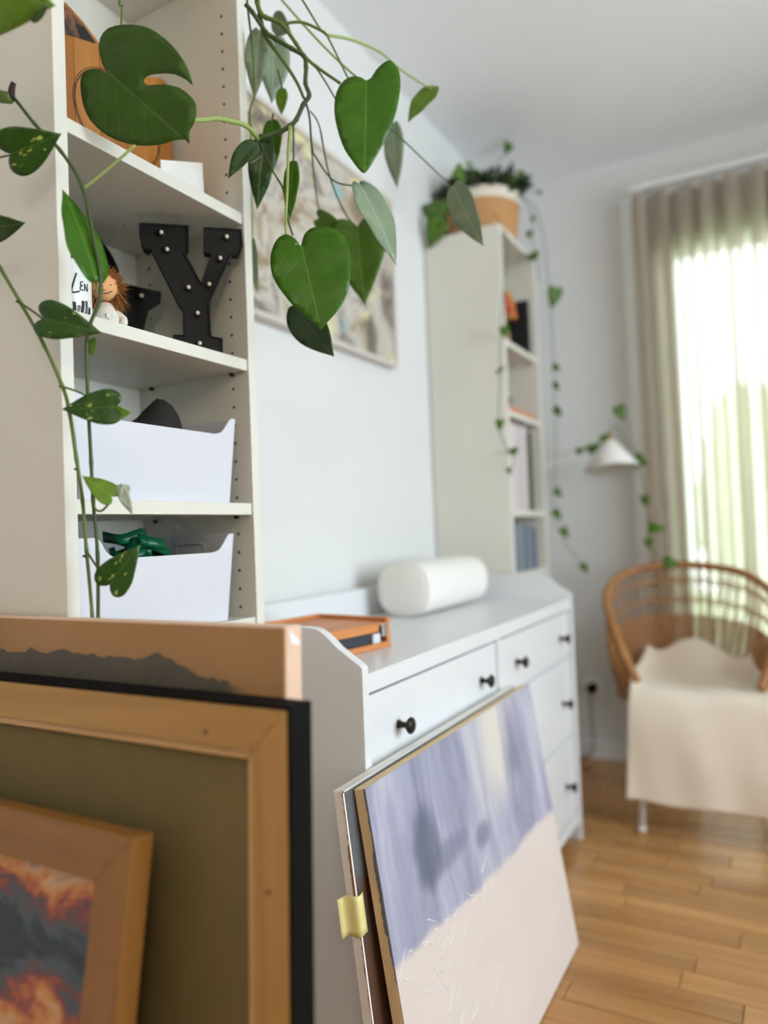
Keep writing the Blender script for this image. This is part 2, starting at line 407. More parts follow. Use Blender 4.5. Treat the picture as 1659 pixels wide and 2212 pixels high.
# =================================================================== BOOKCASES
def bookcase(x0, label, shelves, holes):
    t = thing('bookcase', label, 'bookcase', (x0+0.2, 0.14, 0), group='narrow white bookcases')
    P = lambda n, *b, **k: obj(n, B(*b), k.pop('mat', CASE), t, world=True, bevel=k.pop('bevel', 0.0012), **k)
    P('side_panel', x0, x0+0.02, 0, 0.28, 0, 2.02); P('side_panel', x0+0.38, x0+0.40, 0, 0.28, 0, 2.02)
    P('top_panel', x0+0.02, x0+0.38, 0, 0.28, 2.0, 2.02)
    P('back_panel', x0+0.02, x0+0.38, 0.268, 0.274, 0.06, 2.0, bevel=0)
    P('plinth', x0+0.02, x0+0.38, 0.02, 0.036, 0, 0.06)
    P('bottom_shelf', x0+0.02, x0+0.38, 0.004, 0.268, 0.06, 0.08)
    for z in shelves: P('shelf', x0+0.0205, x0+0.3795, 0.004, 0.267, z, z+0.02)
    # shelf pin holes on the inner faces, each a shallow dark disc sharing one mesh
    for xs, sgn in holes:
        for yh in (0.036, 0.232):
            z = 1.927; hm = None
            while z > 0.80:
                if all(not (q-0.004 < z < q+0.024) for q in shelves):
                    if hm is None: h = obj('pin_hole', lathe([(0.0026, 0.0), (0.0026, 0.0004)], 10, None, Matrix.Rotation(PI/2*sgn, 4, 'Y')), HOLE, t); hm = h.data
                    else: h = bpy.data.objects.new('pin_hole', hm); COL.objects.link(h); h.parent = t
                    h.location = (xs-t.location.x, yh-t.location.y, z)
                z -= 0.032
    # metal shelf pins under each shelf
    for z in shelves:
        for yh in (0.036, 0.232):
            bm = lathe([(0.0028, 0), (0.0028, 0.008)], 10, None, Matrix.Translation((x0+0.38, yh, z-0.003)) @ Matrix.Rotation(-PI/2, 4, 'Y'))
            obj('shelf_pin', bm, KNOB, t, world=True)
    return t
SA, SB, SCz, SD = 1.542, 1.283, 1.0315, 0.8346
bookcase(0.0, 'narrow white bookcase nearest the camera holding tubs and a letter Y', (SA, SB, SCz, SD, 0.45), ((0.38, -1),))
FX = 1.727
FS = (1.612, 1.370, 1.028, 0.815, 0.45)
bookcase(FX, 'narrow white bookcase at the far end beside the curtain', FS, ())

# =================================================================== DRESSER
DX0, DX1, DF = 0.406, 1.722, -0.192
t = thing('dresser', 'long white dresser with raised sides and dark knobs', 'dresser', ((DX0+DX1)/2, 0.04, 0))
prof = [(0.265, 0.0), (0.265, 0.835)]
prof += [(p.x, p.y) for p in crom([(-0.085, 0.835), (-0.108, 0.831), (-0.128, 0.818), (-0.145, 0.803)], 4)]
prof += [(-0.187, 0.776), (DF, 0.771), (DF, 0.0), (DF+0.05, 0.0), (DF+0.05, 0.03), (DF+0.09, 0.05), (0.17, 0.05), (0.21, 0.03), (0.21, 0.0)]
for x0 in (DX0, DX1-0.02):
    obj('side_panel', prism(prof, (x0, x0+0.02), lambda a, b, d: (d, a, b)), LACQ, t, world=True, bevel=0.0015)
P = lambda n, *b, **k: obj(n, B(*b), k.pop('mat', LACQ), t, world=True, bevel=k.pop('bevel', 0.002), **k)
a, b = DX0+0.02, DX1-0.02
P('top_board', a, b, -0.186, 0.25, 0.724, 0.757)
P('back_rail', a, b, 0.247, 0.265, 0.757, 0.835)
P('back_panel', a, b, 0.25, 0.262, 0.05, 0.757, bevel=0)
P('apron', a, b, -0.184, -0.166, 0.05, 0.082)
xc = 1.061
P('divider', xc-0.008, xc+0.008, -0.184, 0.25, 0.05, 0.724)
for z in (0.5725, 0.3225): P('rail', a, xc-0.008, -0.17, 0.24, z, z+0.012, bevel=0); P('rail', xc+0.008, b, -0.17, 0.24, z, z+0.012, bevel=0)
kprof = [(0.0085, 0), (0.0068, 0.003), (0.0052, 0.010), (0.0060, 0.016), (0.0125, 0.021), (0.0150, 0.024), (0.0148, 0.027), (0.0110, 0.030), (0.001, 0.031)]
for x0, x1, ks in ((a+0.003, xc-0.011, (0.545, 0.948)), (xc+0.011, b-0.003, (1.195, 1.604))):
    for z0, z1 in ((0.586, 0.718), (0.337, 0.571), (0.086, 0.321)):
        d = obj('drawer', B(x0, x1, -0.180, -0.160, z0, z1), LACQ, t, world=True, bevel=0.0025)
        for kx in ks:
            kb = lathe(kprof, 18, None, Matrix.Translation((kx, -0.180, (z0+z1)/2-0.006)) @ Matrix.Rotation(PI/2, 4, 'X'))
            obj('knob', kb, KNOB, d, world=True, smooth=True)

# =================================================================== LEANING PAINTINGS
def canvas_root(name, label, loc, lean, rz, thick):
    return thing(name, label, 'painting', (loc[0], loc[1], thick*math.sin(lean)), (-lean, 0, rz))
# --- seascape painting leaning on the dresser (nearest)
th = math.atan(0.093/0.6)
r = canvas_root('canvas_painting', 'lilac blue and cream seascape canvas leaning at the front of the dresser', (0.328, -0.329), th, 0, 0.020)
SW_, SH_ = 0.79, 0.612
b = NB('seascape_paint'); v = b.coords(); x, y, z = b.sep(v)
n1 = b.noise(b.coords(scale=(1, 1, 0.25)), 9, 5, 0.6, 0.4); n2 = b.noise(v, 5, 4, 0.55); n3 = b.noise(v, 22, 5, 0.6, 0.3)
line = b.math('ADD', b.math('MULTIPLY', x, -0.055), b.math('ADD', 0.352, b.math('MULTIPLY', b.math('SUBTRACT', n2, 0.5), 0.05)))
sky_m = b.map(b.math('SUBTRACT', z, line), -0.008, 0.010)
sky = b.ramp(n1, [(0.30, lin((122, 122, 142))), (0.5, lin((162, 162, 184))), (0.70, lin((202, 200, 208)))])
lt = b.math('MULTIPLY', b.map(b.math('ABSOLUTE', b.math('SUBTRACT', x, 0.53)), 0.0, 0.20, 1, 0), b.map(z, 0.38, 0.50))
sky = b.mix(b.math('MULTIPLY', lt, b.map(n1, 0.35, 0.6)), sky, lin((214, 206, 196)))
def blob(cx, cz, rx, rz):
    q = b.math('ADD', b.math('POWER', b.math('DIVIDE', b.math('SUBTRACT', x, cx), rx), 2.0), b.math('POWER', b.math('DIVIDE', b.math('SUBTRACT', z, cz), rz), 2.0))
    return b.map(b.math('ADD', q, b.math('MULTIPLY', b.math('SUBTRACT', n1, 0.5), 1.2)), 0.1, 1.2, 1.0, 0.0)
sky = b.mix(b.math('MULTIPLY', blob(0.16, 0.465, 0.055, 0.075), 0.75), sky, lin((84, 90, 112)))
sky = b.mix(b.math('MULTIPLY', blob(0.21, 0.43, 0.11, 0.03), 0.5), sky, lin((98, 102, 122)))
sky = b.mix(b.math('MULTIPLY', blob(0.38, 0.405, 0.045, 0.03), 0.7), sky, lin((110, 112, 132)))
sand = b.mix(n2, lin((214, 198, 190)), lin((226, 214, 208)))
b.base(b.mix(sky_m, sand, sky), 0.5)
ridge = b.map(b.math('ABSOLUTE', b.math('SUBTRACT', b.noise(v, 11, 3, 0.5, 1.2), 0.5)), 0.0, 0.018, 1.0, 0.0)
ridge = b.math('MULTIPLY', ridge, b.math('MULTIPLY', b.map(x, 0.15, 0.5, 1.0, 0.12), b.map(n2, 0.42, 0.55)))
b.bump(b.math('ADD', b.math('MULTIPLY', ridge, b.math('SUBTRACT', 1.0, sky_m)), b.math('MULTIPLY', n3, 0.4)), 0.5, 0.0025)
SEASC = b.m
RAWC = plain('raw_canvas_edge', (226, 200, 158), 0.85, var=0.05, scale=200, bump=0.2)
obj('painted_front', B(0, SW_, -0.0012, 0.0, 0.0, SH_), SEASC, r)
obj('canvas_wrap', B(0, SW_, 0.0, 0.020, 0.0, SH_), RAWC, r, bevel=0.002)
# grey overspill of paint down the left edge of the canvas wrap
rg = random.Random(5); pts = [(0.0, SH_)]; zz = SH_; dd = []
while zz > 0.33:
    dd.append((0.0012+0.0018*rg.random()+(0.0035 if 0.40 < zz < 0.52 else 0.0), zz)); zz -= 0.006
poly = [(0.0, SH_)]+dd+[(0.0, 0.33)]
GREYP = plain('grey_paint_spill', (108, 108, 118), 0.55, var=0.2, scale=60)
obj('paint_edge', prism([(p, q) for p, q in poly], (-0.0008, 0.0), lambda p, q, d: (d, p, q)), GREYP, r)
IMP = plain('impasto_cream', (232, 224, 216), 0.45)
rg = random.Random(11)
for k in range(44):                                   # raised knife strokes of thick paint
    px, pz = (rg.uniform(0.02, 0.36), rg.uniform(0.05, 0.36)) if k < 34 else (0.02+0.04*(k-34), 0.35-0.004*(k-34)+rg.uniform(-.004, .004))
    ang = rg.uniform(-0.6, 0.8); ln = rg.uniform(0.012, 0.045)
    st = []; 
    for q in range(5):
        s = (q/4-0.5)*ln; st.append((px+s*math.cos(ang), -0.0012, pz+s*math.sin(ang)+rg.uniform(-.003, .003)))
    obj('paint_ridge', tube(st, 0.0015, 0.0006, 5, n=3), IMP, r, smooth=True)

# --- second canvas behind it
th2 = math.atan(0.07/0.62)
r = canvas_root('canvas_painting', 'white edged canvas with yellow tape, tucked behind the lilac seascape', (0.302, -0.281), th2, 0, 0.018)
b = NB('umber_paint'); v = b.coords(); x, y, z = b.sep(v); n = b.noise(v, 9, 5, 0.6, 0.5)
col = b.ramp(n, [(0.3, lin((52, 36, 26))), (0.5, lin((92, 62, 42))), (0.7, lin((62, 60, 56)))])
col = b.mix(b.map(b.math('ADD', z, b.math('MULTIPLY', n, 0.08)), 0.50, 0.54), col, lin((96, 98, 100)))
b.base(col, 0.55); b.bump(n, 0.3, 0.002)
obj('painted_front', B(0.004, 0.776, -0.001, 0.0, 0.0, 0.610), b.m, r)
obj('canvas_wrap', B(0, 0.78, 0.0, 0.018, 0.0, 0.612), CARD, r, bevel=0.0025)
obj('top_paint_lip', tube([(0.0, -0.001, 0.6105), (0.2, -0.0015, 0.6115), (0.5, -0.001, 0.611), (0.78, -0.001, 0.6105)], 0.0022), plain('silver_paint', (206, 206, 206), 0.35, 0.2), r, smooth=True)
edge = []; zz = 0.61; rg = random.Random(8)
while zz > 0.0: edge.append((0.0008+0.0016*rg.random()**2+(0.0025 if 0.42 < zz < 0.53 else 0), zz)); zz -= 0.005
obj('paint_edge', prism([(0.0, 0.61)]+edge+[(0.0, 0.0)], (-0.0008, 0.0), lambda p, q, d: (d, p, q)), plain('ochre_paint_spill', (150, 112, 70), 0.6, var=0.35, scale=50), r)
b = NB('yellow_tape'); n = b.noise(b.coords(), 60, 3); b.base(b.mix(n, lin((236, 222, 132)), lin((246, 238, 180))), 0.45)
b.b.inputs['Alpha'].default_value = 0.9
bm = bmesh.new(); nx, nz = 8, 6; g = []
for i in range(nx+1):
    for j in range(nz+1):
        s = i/nx; u = 0.046*s; q = j/nz
        # folded round the edge: first part stands off to the left, then lies on the edge, then on the front
        if u < 0.010: p = (-0.003-0.012*(0.010-u)/0.010, 0.020+0.004*(0.010-u)/0.010, 0)
        elif u < 0.030: p = (-0.002, 0.020-(u-0.010)*1.05, 0)
        else: p = (-0.002+(u-0.030), -0.003, 0)
        g.append(bm.verts.new((p[0], p[1], 0.402+0.058*q+0.003*math.sin(9*s+4*q)*0.5)))
for i in range(nx):
    for j in range(nz): bm.faces.new((g[i*(nz+1)+j], g[(i+1)*(nz+1)+j], g[(i+1)*(nz+1)+j+1], g[i*(nz+1)+j+1]))
solid(obj('masking_tape', bm, b.m, r, smooth=True, label='piece of translucent yellow tape'), 0.0006)

# --- tan canvas against the bookcase side
LE = 0.0437; la = math.atan(LE)
r = canvas_root('canvas_painting', 'tan canvas with ragged dark grey paint, standing against the bookcase side', (-0.034-0.9*LE, 0.24), la, -PI/2, 0.028)
b = NB('tan_grey_paint'); v = b.coords(); x, y, z = b.sep(v); n = b.noise(v, 10, 5, 0.6, 0.5); nf = b.noise(v, 60, 4, 0.7)
n2 = b.noise(b.coords(scale=(1, 0, 0)), 13, 3, 0.55)
edge = b.math('ADD', b.math('MULTIPLY', b.math('SUBTRACT', n2, 0.5), 0.050), b.math('ADD', 0.862, b.math('MULTIPLY', b.map(x, 0.44, 0.60), -0.030)))
msk = b.map(b.math('SUBTRACT', b.math('ADD', edge, b.math('MULTIPLY', b.math('SUBTRACT', nf, 0.5), 0.006)), z), -0.0008, 0.0008)
msk = b.math('MULTIPLY', msk, b.map(b.math('ADD', x, b.math('MULTIPLY', n, 0.06)), 0.565, 0.60, 1.0, 0.0))
tan = b.mix(n, lin((160, 116, 70)), lin((180, 136, 90))); gr = b.mix(nf, lin((72, 66, 58)), lin((104, 96, 84)))
b.base(b.mix(msk, tan, gr), 0.6); b.bump(b.noise(v, 300, 2), 0.15, 0.0008)
obj('painted_front', B(0.001, 0.609, -0.0012, 0.0, 0, 0.9005), b.m, r, bevel=0.0005)
obj('canvas_wrap', B(0, 0.61, 0, 0.028, 0, 0.902), plain('pink_primed_edge', (224, 190, 164), 0.7, var=0.08, scale=40), r, bevel=0.003)
for k, (dx, dz) in enumerate(((0.0, 0),)):
    obj('corner_fold', prism([(0.004, 0.006), (0.0, 0.022), (0.022, 0.004)], (0.6099, 0.6112), lambda p, q, d: (d, 0.003+p+dx, 0.878+q+dz)), CARD, r)

# --- black framed canvas seen from its back
r = canvas_root('framed_canvas', 'large black framed canvas with its pale pine back turned outward', (-0.078-0.833*LE, 0.235), la, -PI/2, 0.034)
W, H = 0.64, 0.835
for nm, bx in (('frame_rail', (0, W, 0, 0.034, H-0.004, H)), ('frame_rail', (0, W, 0, 0.034, 0, 0.004)), ('frame_rail', (0, 0.004, 0, 0.034, 0.004, H-0.004)), ('frame_rail', (W-0.004, W, 0, 0.034, 0.004, H-0.004))):
    obj(nm, B(*bx), BLACK, r, bevel=0.0006)
def mitred(W0, H0, w_, y0, y1, o0, name, mh, mv, root, bev=0.001):
    """four mitred rails of a rectangle whose outer edge is inset by o0"""
    x0, x1, z0, z1 = o0, W0-o0, o0, H0-o0
    quads = (([(x0, z1), (x1, z1), (x1-w_, z1-w_), (x0+w_, z1-w_)], mh), ([(x0, z0), (x0+w_, z0+w_), (x1-w_, z0+w_), (x1, z0)], mh),
             ([(x0, z0), (x0, z1), (x0+w_, z1-w_), (x0+w_, z0+w_)], mv), ([(x1, z1), (x1, z0), (x1-w_, z0+w_), (x1-w_, z1-w_)], mv))
    for q, m_ in quads:
        obj(name, prism(q, (y0, y1), lambda p, s, d: (p, d, s)), m_, root, bevel=bev)
mitred(W, H, 0.041, -0.0012, 0.018, 0.0042, 'stretcher_bar', PINE, PINEV, r)
mitred(W, H, 0.010, 0.006, 0.018, 0.0455, 'bevel_strip', PINEL, wood('pale_pine_bevel_upright', (196, 142, 78), (228, 190, 136), 2), r, 0.002)
b = NB('olive_canvas_back'); v = b.coords(); n = b.noise(v, 14, 4); wv = b.noise(v, 700, 1)
b.base(b.mix(n, lin((112, 98, 62)), lin((130, 114, 74))), 0.9); b.bump(wv, 0.25, 0.0006)
obj('canvas_back', B(0.05, W-0.05, 0.0185, 0.020, 0.05, H-0.05), b.m, r)
for kx, kz in ((0.538, 0.803), (W-0.026, 0.665)):
    obj('wood_knot', lathe([(0.0026, 0), (0.0022, 0.0003)], 10, None, Matrix.Translation((kx, -0.0012, kz)) @ Matrix.Rotation(PI/2, 4, 'X')), plain('knot_brown', (92, 56, 26), 0.7) if 'knot_brown' not in MATS else MATS['knot_brown'], r)

# --- sunset painting in a wooden frame
ls = math.radians(10)
r = canvas_root('framed_painting', 'small fiery sunset painting in a honey wood frame, nearest the camera', (-0.125-0.716*math.tan(ls), 0.19), ls, -PI/2, 0.026)
W, H = 0.441, 0.716
mitred(W, H, 0.047, 0.0, 0.026, 0.0, 'frame_rail', OAKF, OAKFV, r, 0.0006)
b = NB('sunset_paint'); v = b.coords(scale=(1, 1, 1.9)); x, y, z = b.sep(b.coords())
n = b.noise(v, 8.5, 7, 0.62, 1.3); n2 = b.noise(b.coords(scale=(1, 1, 1.5), loc=(3, 1, 2)), 12, 6, 0.65, 1.0)
bands = b.math('ADD', b.math('MULTIPLY', b.math('SINE', b.math('ADD', b.math('MULTIPLY', z, 36.0), b.math('MULTIPLY', n2, 5.0))), 0.20), n)
col = b.ramp(bands, [(0.24, lin((42, 52, 60))), (0.36, lin((74, 88, 96))), (0.42, lin((96, 72, 76))), (0.48, lin((130, 66, 58))), (0.55, lin((178, 92, 56))), (0.63, lin((204, 138, 66))), (0.72, lin((206, 164, 130))), (0.84, lin((112, 88, 90)))])
b.base(col, 0.42); b.bump(n2, 0.35, 0.002)
obj('painted_front', B(0.052, W-0.052, 0.012, 0.016, 0.052, H-0.052), b.m, r)
obj('shadow_gap', B(0.047, W-0.047, 0.017, 0.019, 0.047, H-0.047), BLACK, r)

# =================================================================== PICTURE ON THE WALL
r = thing('wall_picture', 'abstract grey and ochre painting in a thin pale frame on the wall', 'painting', (1.03, 0.28, 1.505))
b = NB('abstract_paint'); v = b.coords(); n = b.noise(v, 6, 6, 0.62, 0.9); n2 = b.noise(b.coords(loc=(4, 2, 1)), 6, 4, 0.6, 0.4)
col = b.ramp(n, [(0.30, lin((70, 64, 60))), (0.42, lin((150, 138, 128))), (0.5, lin((204, 196, 186))), (0.58, lin((160, 142, 114))), (0.70, lin((86, 84, 84)))])
col = b.mix(b.map(n2, 0.56, 0.64), col, lin((222, 214, 160))); col = b.mix(b.map(n2, 0.38, 0.33), col, lin((150, 182, 186)))
b.base(col, 0.6)
PX0, PX1, PZ0, PZ1 = 0.62, 1.435, 1.51, 2.05
obj('painted_front', B(PX0+0.012, PX1-0.012, 0.258, 0.262, PZ0+0.012, PZ1-0.012), b.m, r, world=True)
obj('backing', B(PX0+0.006, PX1-0.006, 0.262, 0.280, PZ0+0.006, PZ1-0.006), CARD, r, world=True)
PFR = plain('pale_frame', (206, 196, 188), 0.5)
for q in ((PX0, PX1, PZ1-0.014, PZ1), (PX0, PX1, PZ0, PZ0+0.014), (PX0, PX0+0.014, PZ0+0.014, PZ1-0.014), (PX1-0.014, PX1, PZ0+0.014, PZ1-0.014)):
    obj('frame_rail', B(q[0], q[1], 0.250, 0.283, q[2], q[3]), PFR, r, world=True, bevel=0.001)

# =================================================================== NEAR BOOKCASE CONTENTS
# --- white tubs with scooped fronts
def tub(z0, zt, label, scoop, x0, x1, grip):
    t = thing('storage_tub', label, 'tub', ((x0+x1)/2, 0.13, z0), group='scooped white tubs on the shelves')
    tp = 0.012; dep = 0.245; wl = 0.003; h = zt-z0; y0 = 0.010
    X = lambda s, z: (x0+tp*(1-(z-z0)/h) if s == 0 else x1-tp*(1-(z-z0)/h))
    pr = [(X(0, z0), z0), (X(0, zt), zt), (x0+0.030, zt), (x0+0.038, zt-0.002)]
    pr += [(p.x, p.y) for p in crom([(x0+0.044, zt-0.008), (x0+0.052, zt-0.020), (x0+0.066, scoop+0.002), (x0+0.080, scoop)], 3)]
    xr = x1
    pr += [(p.x, p.y) for p in crom([(xr-0.052, scoop), (xr-0.036, scoop+0.004), (xr-0.024, zt-0.014), (xr-0.014, zt-0.002), (xr-0.006, zt)], 3)]
    pr += [(X(1, zt), zt), (X(1, z0), z0)]
    k = 0.008
    conv = lambda a, bb, d: (a, d-k*(bb-z0)/h*0+k*(1-(bb-z0)/h), bb)
    obj('front_wall', prism(pr, (y0, y0+wl), conv), PLAST, t, world=True, bevel=0.001)
    pb = [(X(0, z0), z0), (X(0, zt), zt), (X(1, zt), zt), (X(1, z0), z0)]
    obj('back_wall', prism(pb, (y0+dep-wl, y0+dep), lambda a, bb, d: (a, d-k*(1-(bb-z0)/h), bb)), PLAST_IN, t, world=True, bevel=0.001)
    for s in (0, 1):
        sg = 1 if s == 0 else -1
        ps = [(y0+k, z0), (y0, zt), (y0+dep, zt), (y0+dep-k, z0)]
        obj('side_wall', prism(ps, (0, wl), lambda a, bb, d: (X(s, bb)+sg*d, a, bb)), PLAST, t, world=True, bevel=0.001)
    obj('base', B(X(0, z0)+0.001, X(1, z0)-0.001, y0+k, y0+dep-k, z0, z0+0.003), PLAST_IN, t, world=True)
    # moulded grip outline on the right side wall
    gx = x1-wl-0.0035
    loop = [(gx, grip.y+0.034*math.copysign(abs(math.cos(q))**0.4, math.cos(q)), grip.z+0.010*math.copysign(abs(math.sin(q))**0.4, math.sin(q))) for q in [2*PI*i/24 for i in range(25)]]
    obj('grip_outline', tube(loop, 0.0016, segs=6, smooth=False), PLAST_IN, t, world=True, smooth=True)
    return t
tub(SCz+0.0205, 1.196, 'white plastic tub holding dark cloth, on the shelf above', 1.166, 0.024, 0.352, Vector((0.34, 0.13, 1.17)))
tub(SD+0.0205, 1.000, 'white plastic tub holding green ribbon, on the lowest visible shelf', 0.970, 0.022, 0.338, at_x(410, 1188, 0.330))
# dark cloth heap
bm = bmesh.new(); nx, ny = 16, 12; g = []
for i in range(nx+1):
    for j in range(ny+1):
        u, v = i/nx, j/ny; edge = min(u, 1-u, v, 1-v)
        pk = at_y(350, 870, 0.10); h = 1.08+0.085*min(1, edge*5)+(pk.z-1.168)*math.exp(-(((0.075+0.25*u-pk.x)/0.034)**2+(v-0.34)**2/0.08))+0.012*math.sin(9*u+5*v)*min(1, edge*6)
        g.append(bm.verts.new((0.075+0.25*u, 0.045+0.17*v, h)))
for i in range(nx):
    for j in range(ny): bm.faces.new((g[i*(ny+1)+j], g[(i+1)*(ny+1)+j], g[(i+1)*(ny+1)+j+1], g[i*(ny+1)+j+1]))
o = obj('folded_cloth', bm, CLOTHD, smooth=True); solid(o, 0.006); tag(o, 'dark brown crumpled cloth peaking out of the upper white tub', 'cloth')
# green ribbon heap
t = thing('ribbon_bundle', 'shiny green ribbon bundle lying inside the lower white tub', 'ribbon', (0.17, 0.13, SD+0.024))
rg = random.Random(4)
for k in range(12):
    rc_ = at_y(296, 1168, 0.14); c0 = Vector((rc_.x-0.035+rg.uniform(0, .07), 0.10+rg.uniform(0, .07), rc_.z-0.10+0.0095*k)); P_ = []
    for q in range(8): P_.append(c0+Vector((0.035*math.cos(q*1.1+k), 0.03*math.sin(q*1.1+k), rg.uniform(-.008, .008))))
    pts = crom(P_, 4); bm = bmesh.new(); row = []
    for i, p in enumerate(pts):
        hh = 0.008; row.append((bm.verts.new(p+Vector((0, 0, hh))), bm.verts.new(p-Vector((0.004*math.sin(i), 0.004, hh)))))
    for a_, b_ in zip(row, row[1:]): bm.faces.new((a_[0], b_[0], b_[1], a_[1]))
    solid(obj('loop', bm, GREENR, t, world=True, smooth=True), 0.0008)
obj('core', ball((rc_.x, 0.135, 0.912), 0.05, sc=(1, 0.8, 0.95)), GREENR, t, world=True, smooth=True)

# --- marquee letter Y
n_ = Vector((0.7071, 0.7071, 0)); p0 = Vector((0.325, 0.02, 1.4)); wdir = Vector((0.7071, -0.7071, 0))
def ycrop(a, b): return at_p(130+a/3.95, 460+b/3.95, p0, n_)
zb = SB+0.0203
def tz(a, b): q = ycrop(a, b); return ((q-p0).dot(wdir), q.z)
out = [tz(*q) for q in ((683, 85), (1090, 105), (1090, 325), (1055, 325), (1200, 600), (1300, 345), (1230, 335), (1228, 120), (1545, 140), (1552, 270), (1525, 355), (1460, 350), (1275, 750), (1270, 840), (1285, 1050), (1380, 1070))]
mx = min(SA-0.003, max(q[1] for q in out)); 
out = [(q[0], min(q[1], SA-0.004)) for q in out]
out += [(out[-1][0]+0.001, zb)]; lb = tz(970, 1040)
out += [(lb[0], zb), (lb[0], lb[1])]+[tz(*q) for q in ((1058, 1040), (1052, 830), (1010, 770), (775, 300), (740, 305), (705, 290), (683, 180))]
t = thing('marquee_letter', 'black metal letter Y with small bulbs standing on the shelf', 'letter', (p0.x-0.03, p0.y+0.05, zb))
cv = lambda a, bb, d: tuple(p0+wdir*a+n_*d+Vector((0, 0, bb-p0.z)))
obj('letter_body', prism(out, (0.004, 0.022), cv), BLACKM, t, world=True, bevel=0.0015)
bm = bmesh.new(); loop = [Vector(cv(a, bb, 0.003)) for a, bb in out]; loop.append(loop[0])
obj('rim', tube(loop, 0.0022, segs=5, smooth=False), BLACKM, t, world=True)
for a, bb in ((862, 170), (912, 315), (1420, 207), (1365, 390), (1270, 612), (1095, 638), (1172, 858), (1190, 1115)):
    q = ycrop(a, bb)
    s = obj('bulb_socket', lathe([(0.0062, 0), (0.0062, 0.004), (0.0045, 0.005)], 16, None, Matrix.Translation(q+n_*0.005) @ n_.to_track_quat('-Z', 'Y').to_matrix().to_4x4()), BLACKM, t, world=True, smooth=True)
    obj('bulb', ball(q-n_*0.0035, 0.0034, seg=12), BULB, s, world=True, smooth=True)
# --- second, smaller black letter behind
out2 = [at_y(*q, 0.17) for q in ((262, 700), (258, 640), (268, 612), (350, 630), (348, 655), (323, 672), (313, 706))]
poly = [(q.x, q.z) for q in out2]; poly = [(poly[0][0], zb)]+poly+[(poly[-1][0]-0.006, zb)]
t = thing('marquee_letter', 'lower black metal letter half hidden behind the furry doll', 'letter', (0.29, 0.185, zb))
obj('letter_body', prism(poly, (0.17, 0.20), lambda a, bb, d: (a, d, bb)), BLACKM, t, world=True, bevel=0.002)
q = at_y(301, 640, 0.168)
s = obj('bulb_socket', lathe([(0.007, 0), (0.007, 0.004)], 16, None, Matrix.Translation(q) @ Matrix.Rotation(PI/2, 4, 'X')), BLACKM, t, world=True)
obj('bulb', ball(q-Vector((0, 0.006, 0)), 0.004, seg=12), BULB, s, world=True, smooth=True)
# --- black round hat leaning at the back
t = thing('black_hat', 'round black hat hanging at the back of the shelf behind the doll', 'hat', (0.222, 0.25, 1.375))
mt = Matrix.Translation((0.216, 0.226, 1.446)) @ Matrix.Rotation(-PI/2, 4, 'X')
obj('brim', lathe([(0.002, -0.001), (0.092, -0.001), (0.0935, 0.001), (0.092, 0.004), (0.05, 0.005)], 48, None, mt), CLOTHD if False else BLACKM, t, world=True, smooth=True)
obj('crown', lathe([(0.052, 0.004), (0.050, 0.03), (0.044, 0.036), (0.02, 0.0365)], 40, None, mt), BLACKM, t, world=True, smooth=True)
obj('hat_band', lathe([(0.0525, 0.006), (0.0518, 0.016)], 40, None, mt, cap=False), plain('hat_band_grey', (70, 66, 60), 0.5), t, world=True, smooth=True)
# --- mug with printed name
t = thing('printed_mug', 'white mug lettered Len with grey animal print beside the doll', 'mug', (0.053, 0.050, zb))
MR = 0.031
obj('cup', lathe([(MR*0.94, 0), (MR, 0.004), (MR, 0.076), (MR-0.001, 0.078), (MR-0.004, 0.078), (MR-0.004, 0.008), (0.001, 0.007)], 40), CERAM, t, smooth=True)
obj('handle', tube([(0.024, 0.016, 0.062), (0.036, 0.028, 0.063), (0.040, 0.033, 0.045), (0.036, 0.026, 0.025), (0.024, 0.014, 0.018)], 0.0045), CERAM, t, smooth=True)
def wrapm(bm, r0, cx_ang):
    for v_ in bm.verts:
        a_ = cx_ang+(v_.co.x+0.004)/r0; rr_ = r0+0.0003+v_.co.y
        v_.co = Vector((rr_*math.cos(a_), rr_*math.sin(a_), v_.co.z))
    return bm
CANG = math.atan2(CAM.y-0.050, CAM.x-0.053)
def stroke(pts, rad, mat, name, parent):
    bm = bmesh.new(); row = []
    P_ = crom([Vector((a_, 0, bb)) for a_, bb in pts], 5) if len(pts) > 2 else [Vector((a_, 0, bb)) for a_, bb in pts]
    for i, p in enumerate(P_):
        d_ = (P_[min(i+1, len(P_)-1)]-P_[max(i-1, 0)]).normalized(); nn = Vector((-d_.z, 0, d_.x))*rad
        row.append((bm.verts.new(p+nn), bm.verts.new(p-nn)))
    for a_, b_ in zip(row, row[1:]): bm.faces.new((a_[0], b_[0], b_[1], a_[1]))
    wrapm(bm, MR, CANG); return solid(obj(name, bm, mat, parent), 0.0003)
stroke([(0.0075, 0.058), (0.0035, 0.045), (0.0005, 0.032), (0.005, 0.031), (0.0115, 0.034)], 0.0011, INK, 'letter_stroke', t)
stroke([(0.0170, 0.048), (0.0135, 0.047), (0.0130, 0.043), (0.0155, 0.0425), (0.0125, 0.040), (0.0130, 0.036), (0.0170, 0.037)], 0.0008, INK, 'letter_stroke', t)
stroke([(0.0190, 0.036), (0.0195, 0.042), (0.0190, 0.046), (0.0215, 0.041), (0.0245, 0.037), (0.0245, 0.047)], 0.0008, INK, 'letter_stroke', t)
PRN = plain('grey_animal_print', (92, 88, 84), 0.4, var=0.6, scale=90)
for k in range(7):
    stroke([(-0.010+0.006*k, 0.004), (-0.008+0.006*k, 0.012+0.004*math.sin(k*2)), (-0.009+0.0062*k, 0.019+0.005*math.sin(k*1.7))], 0.0022, PRN if k % 2 else INK, 'print_stripe', t)
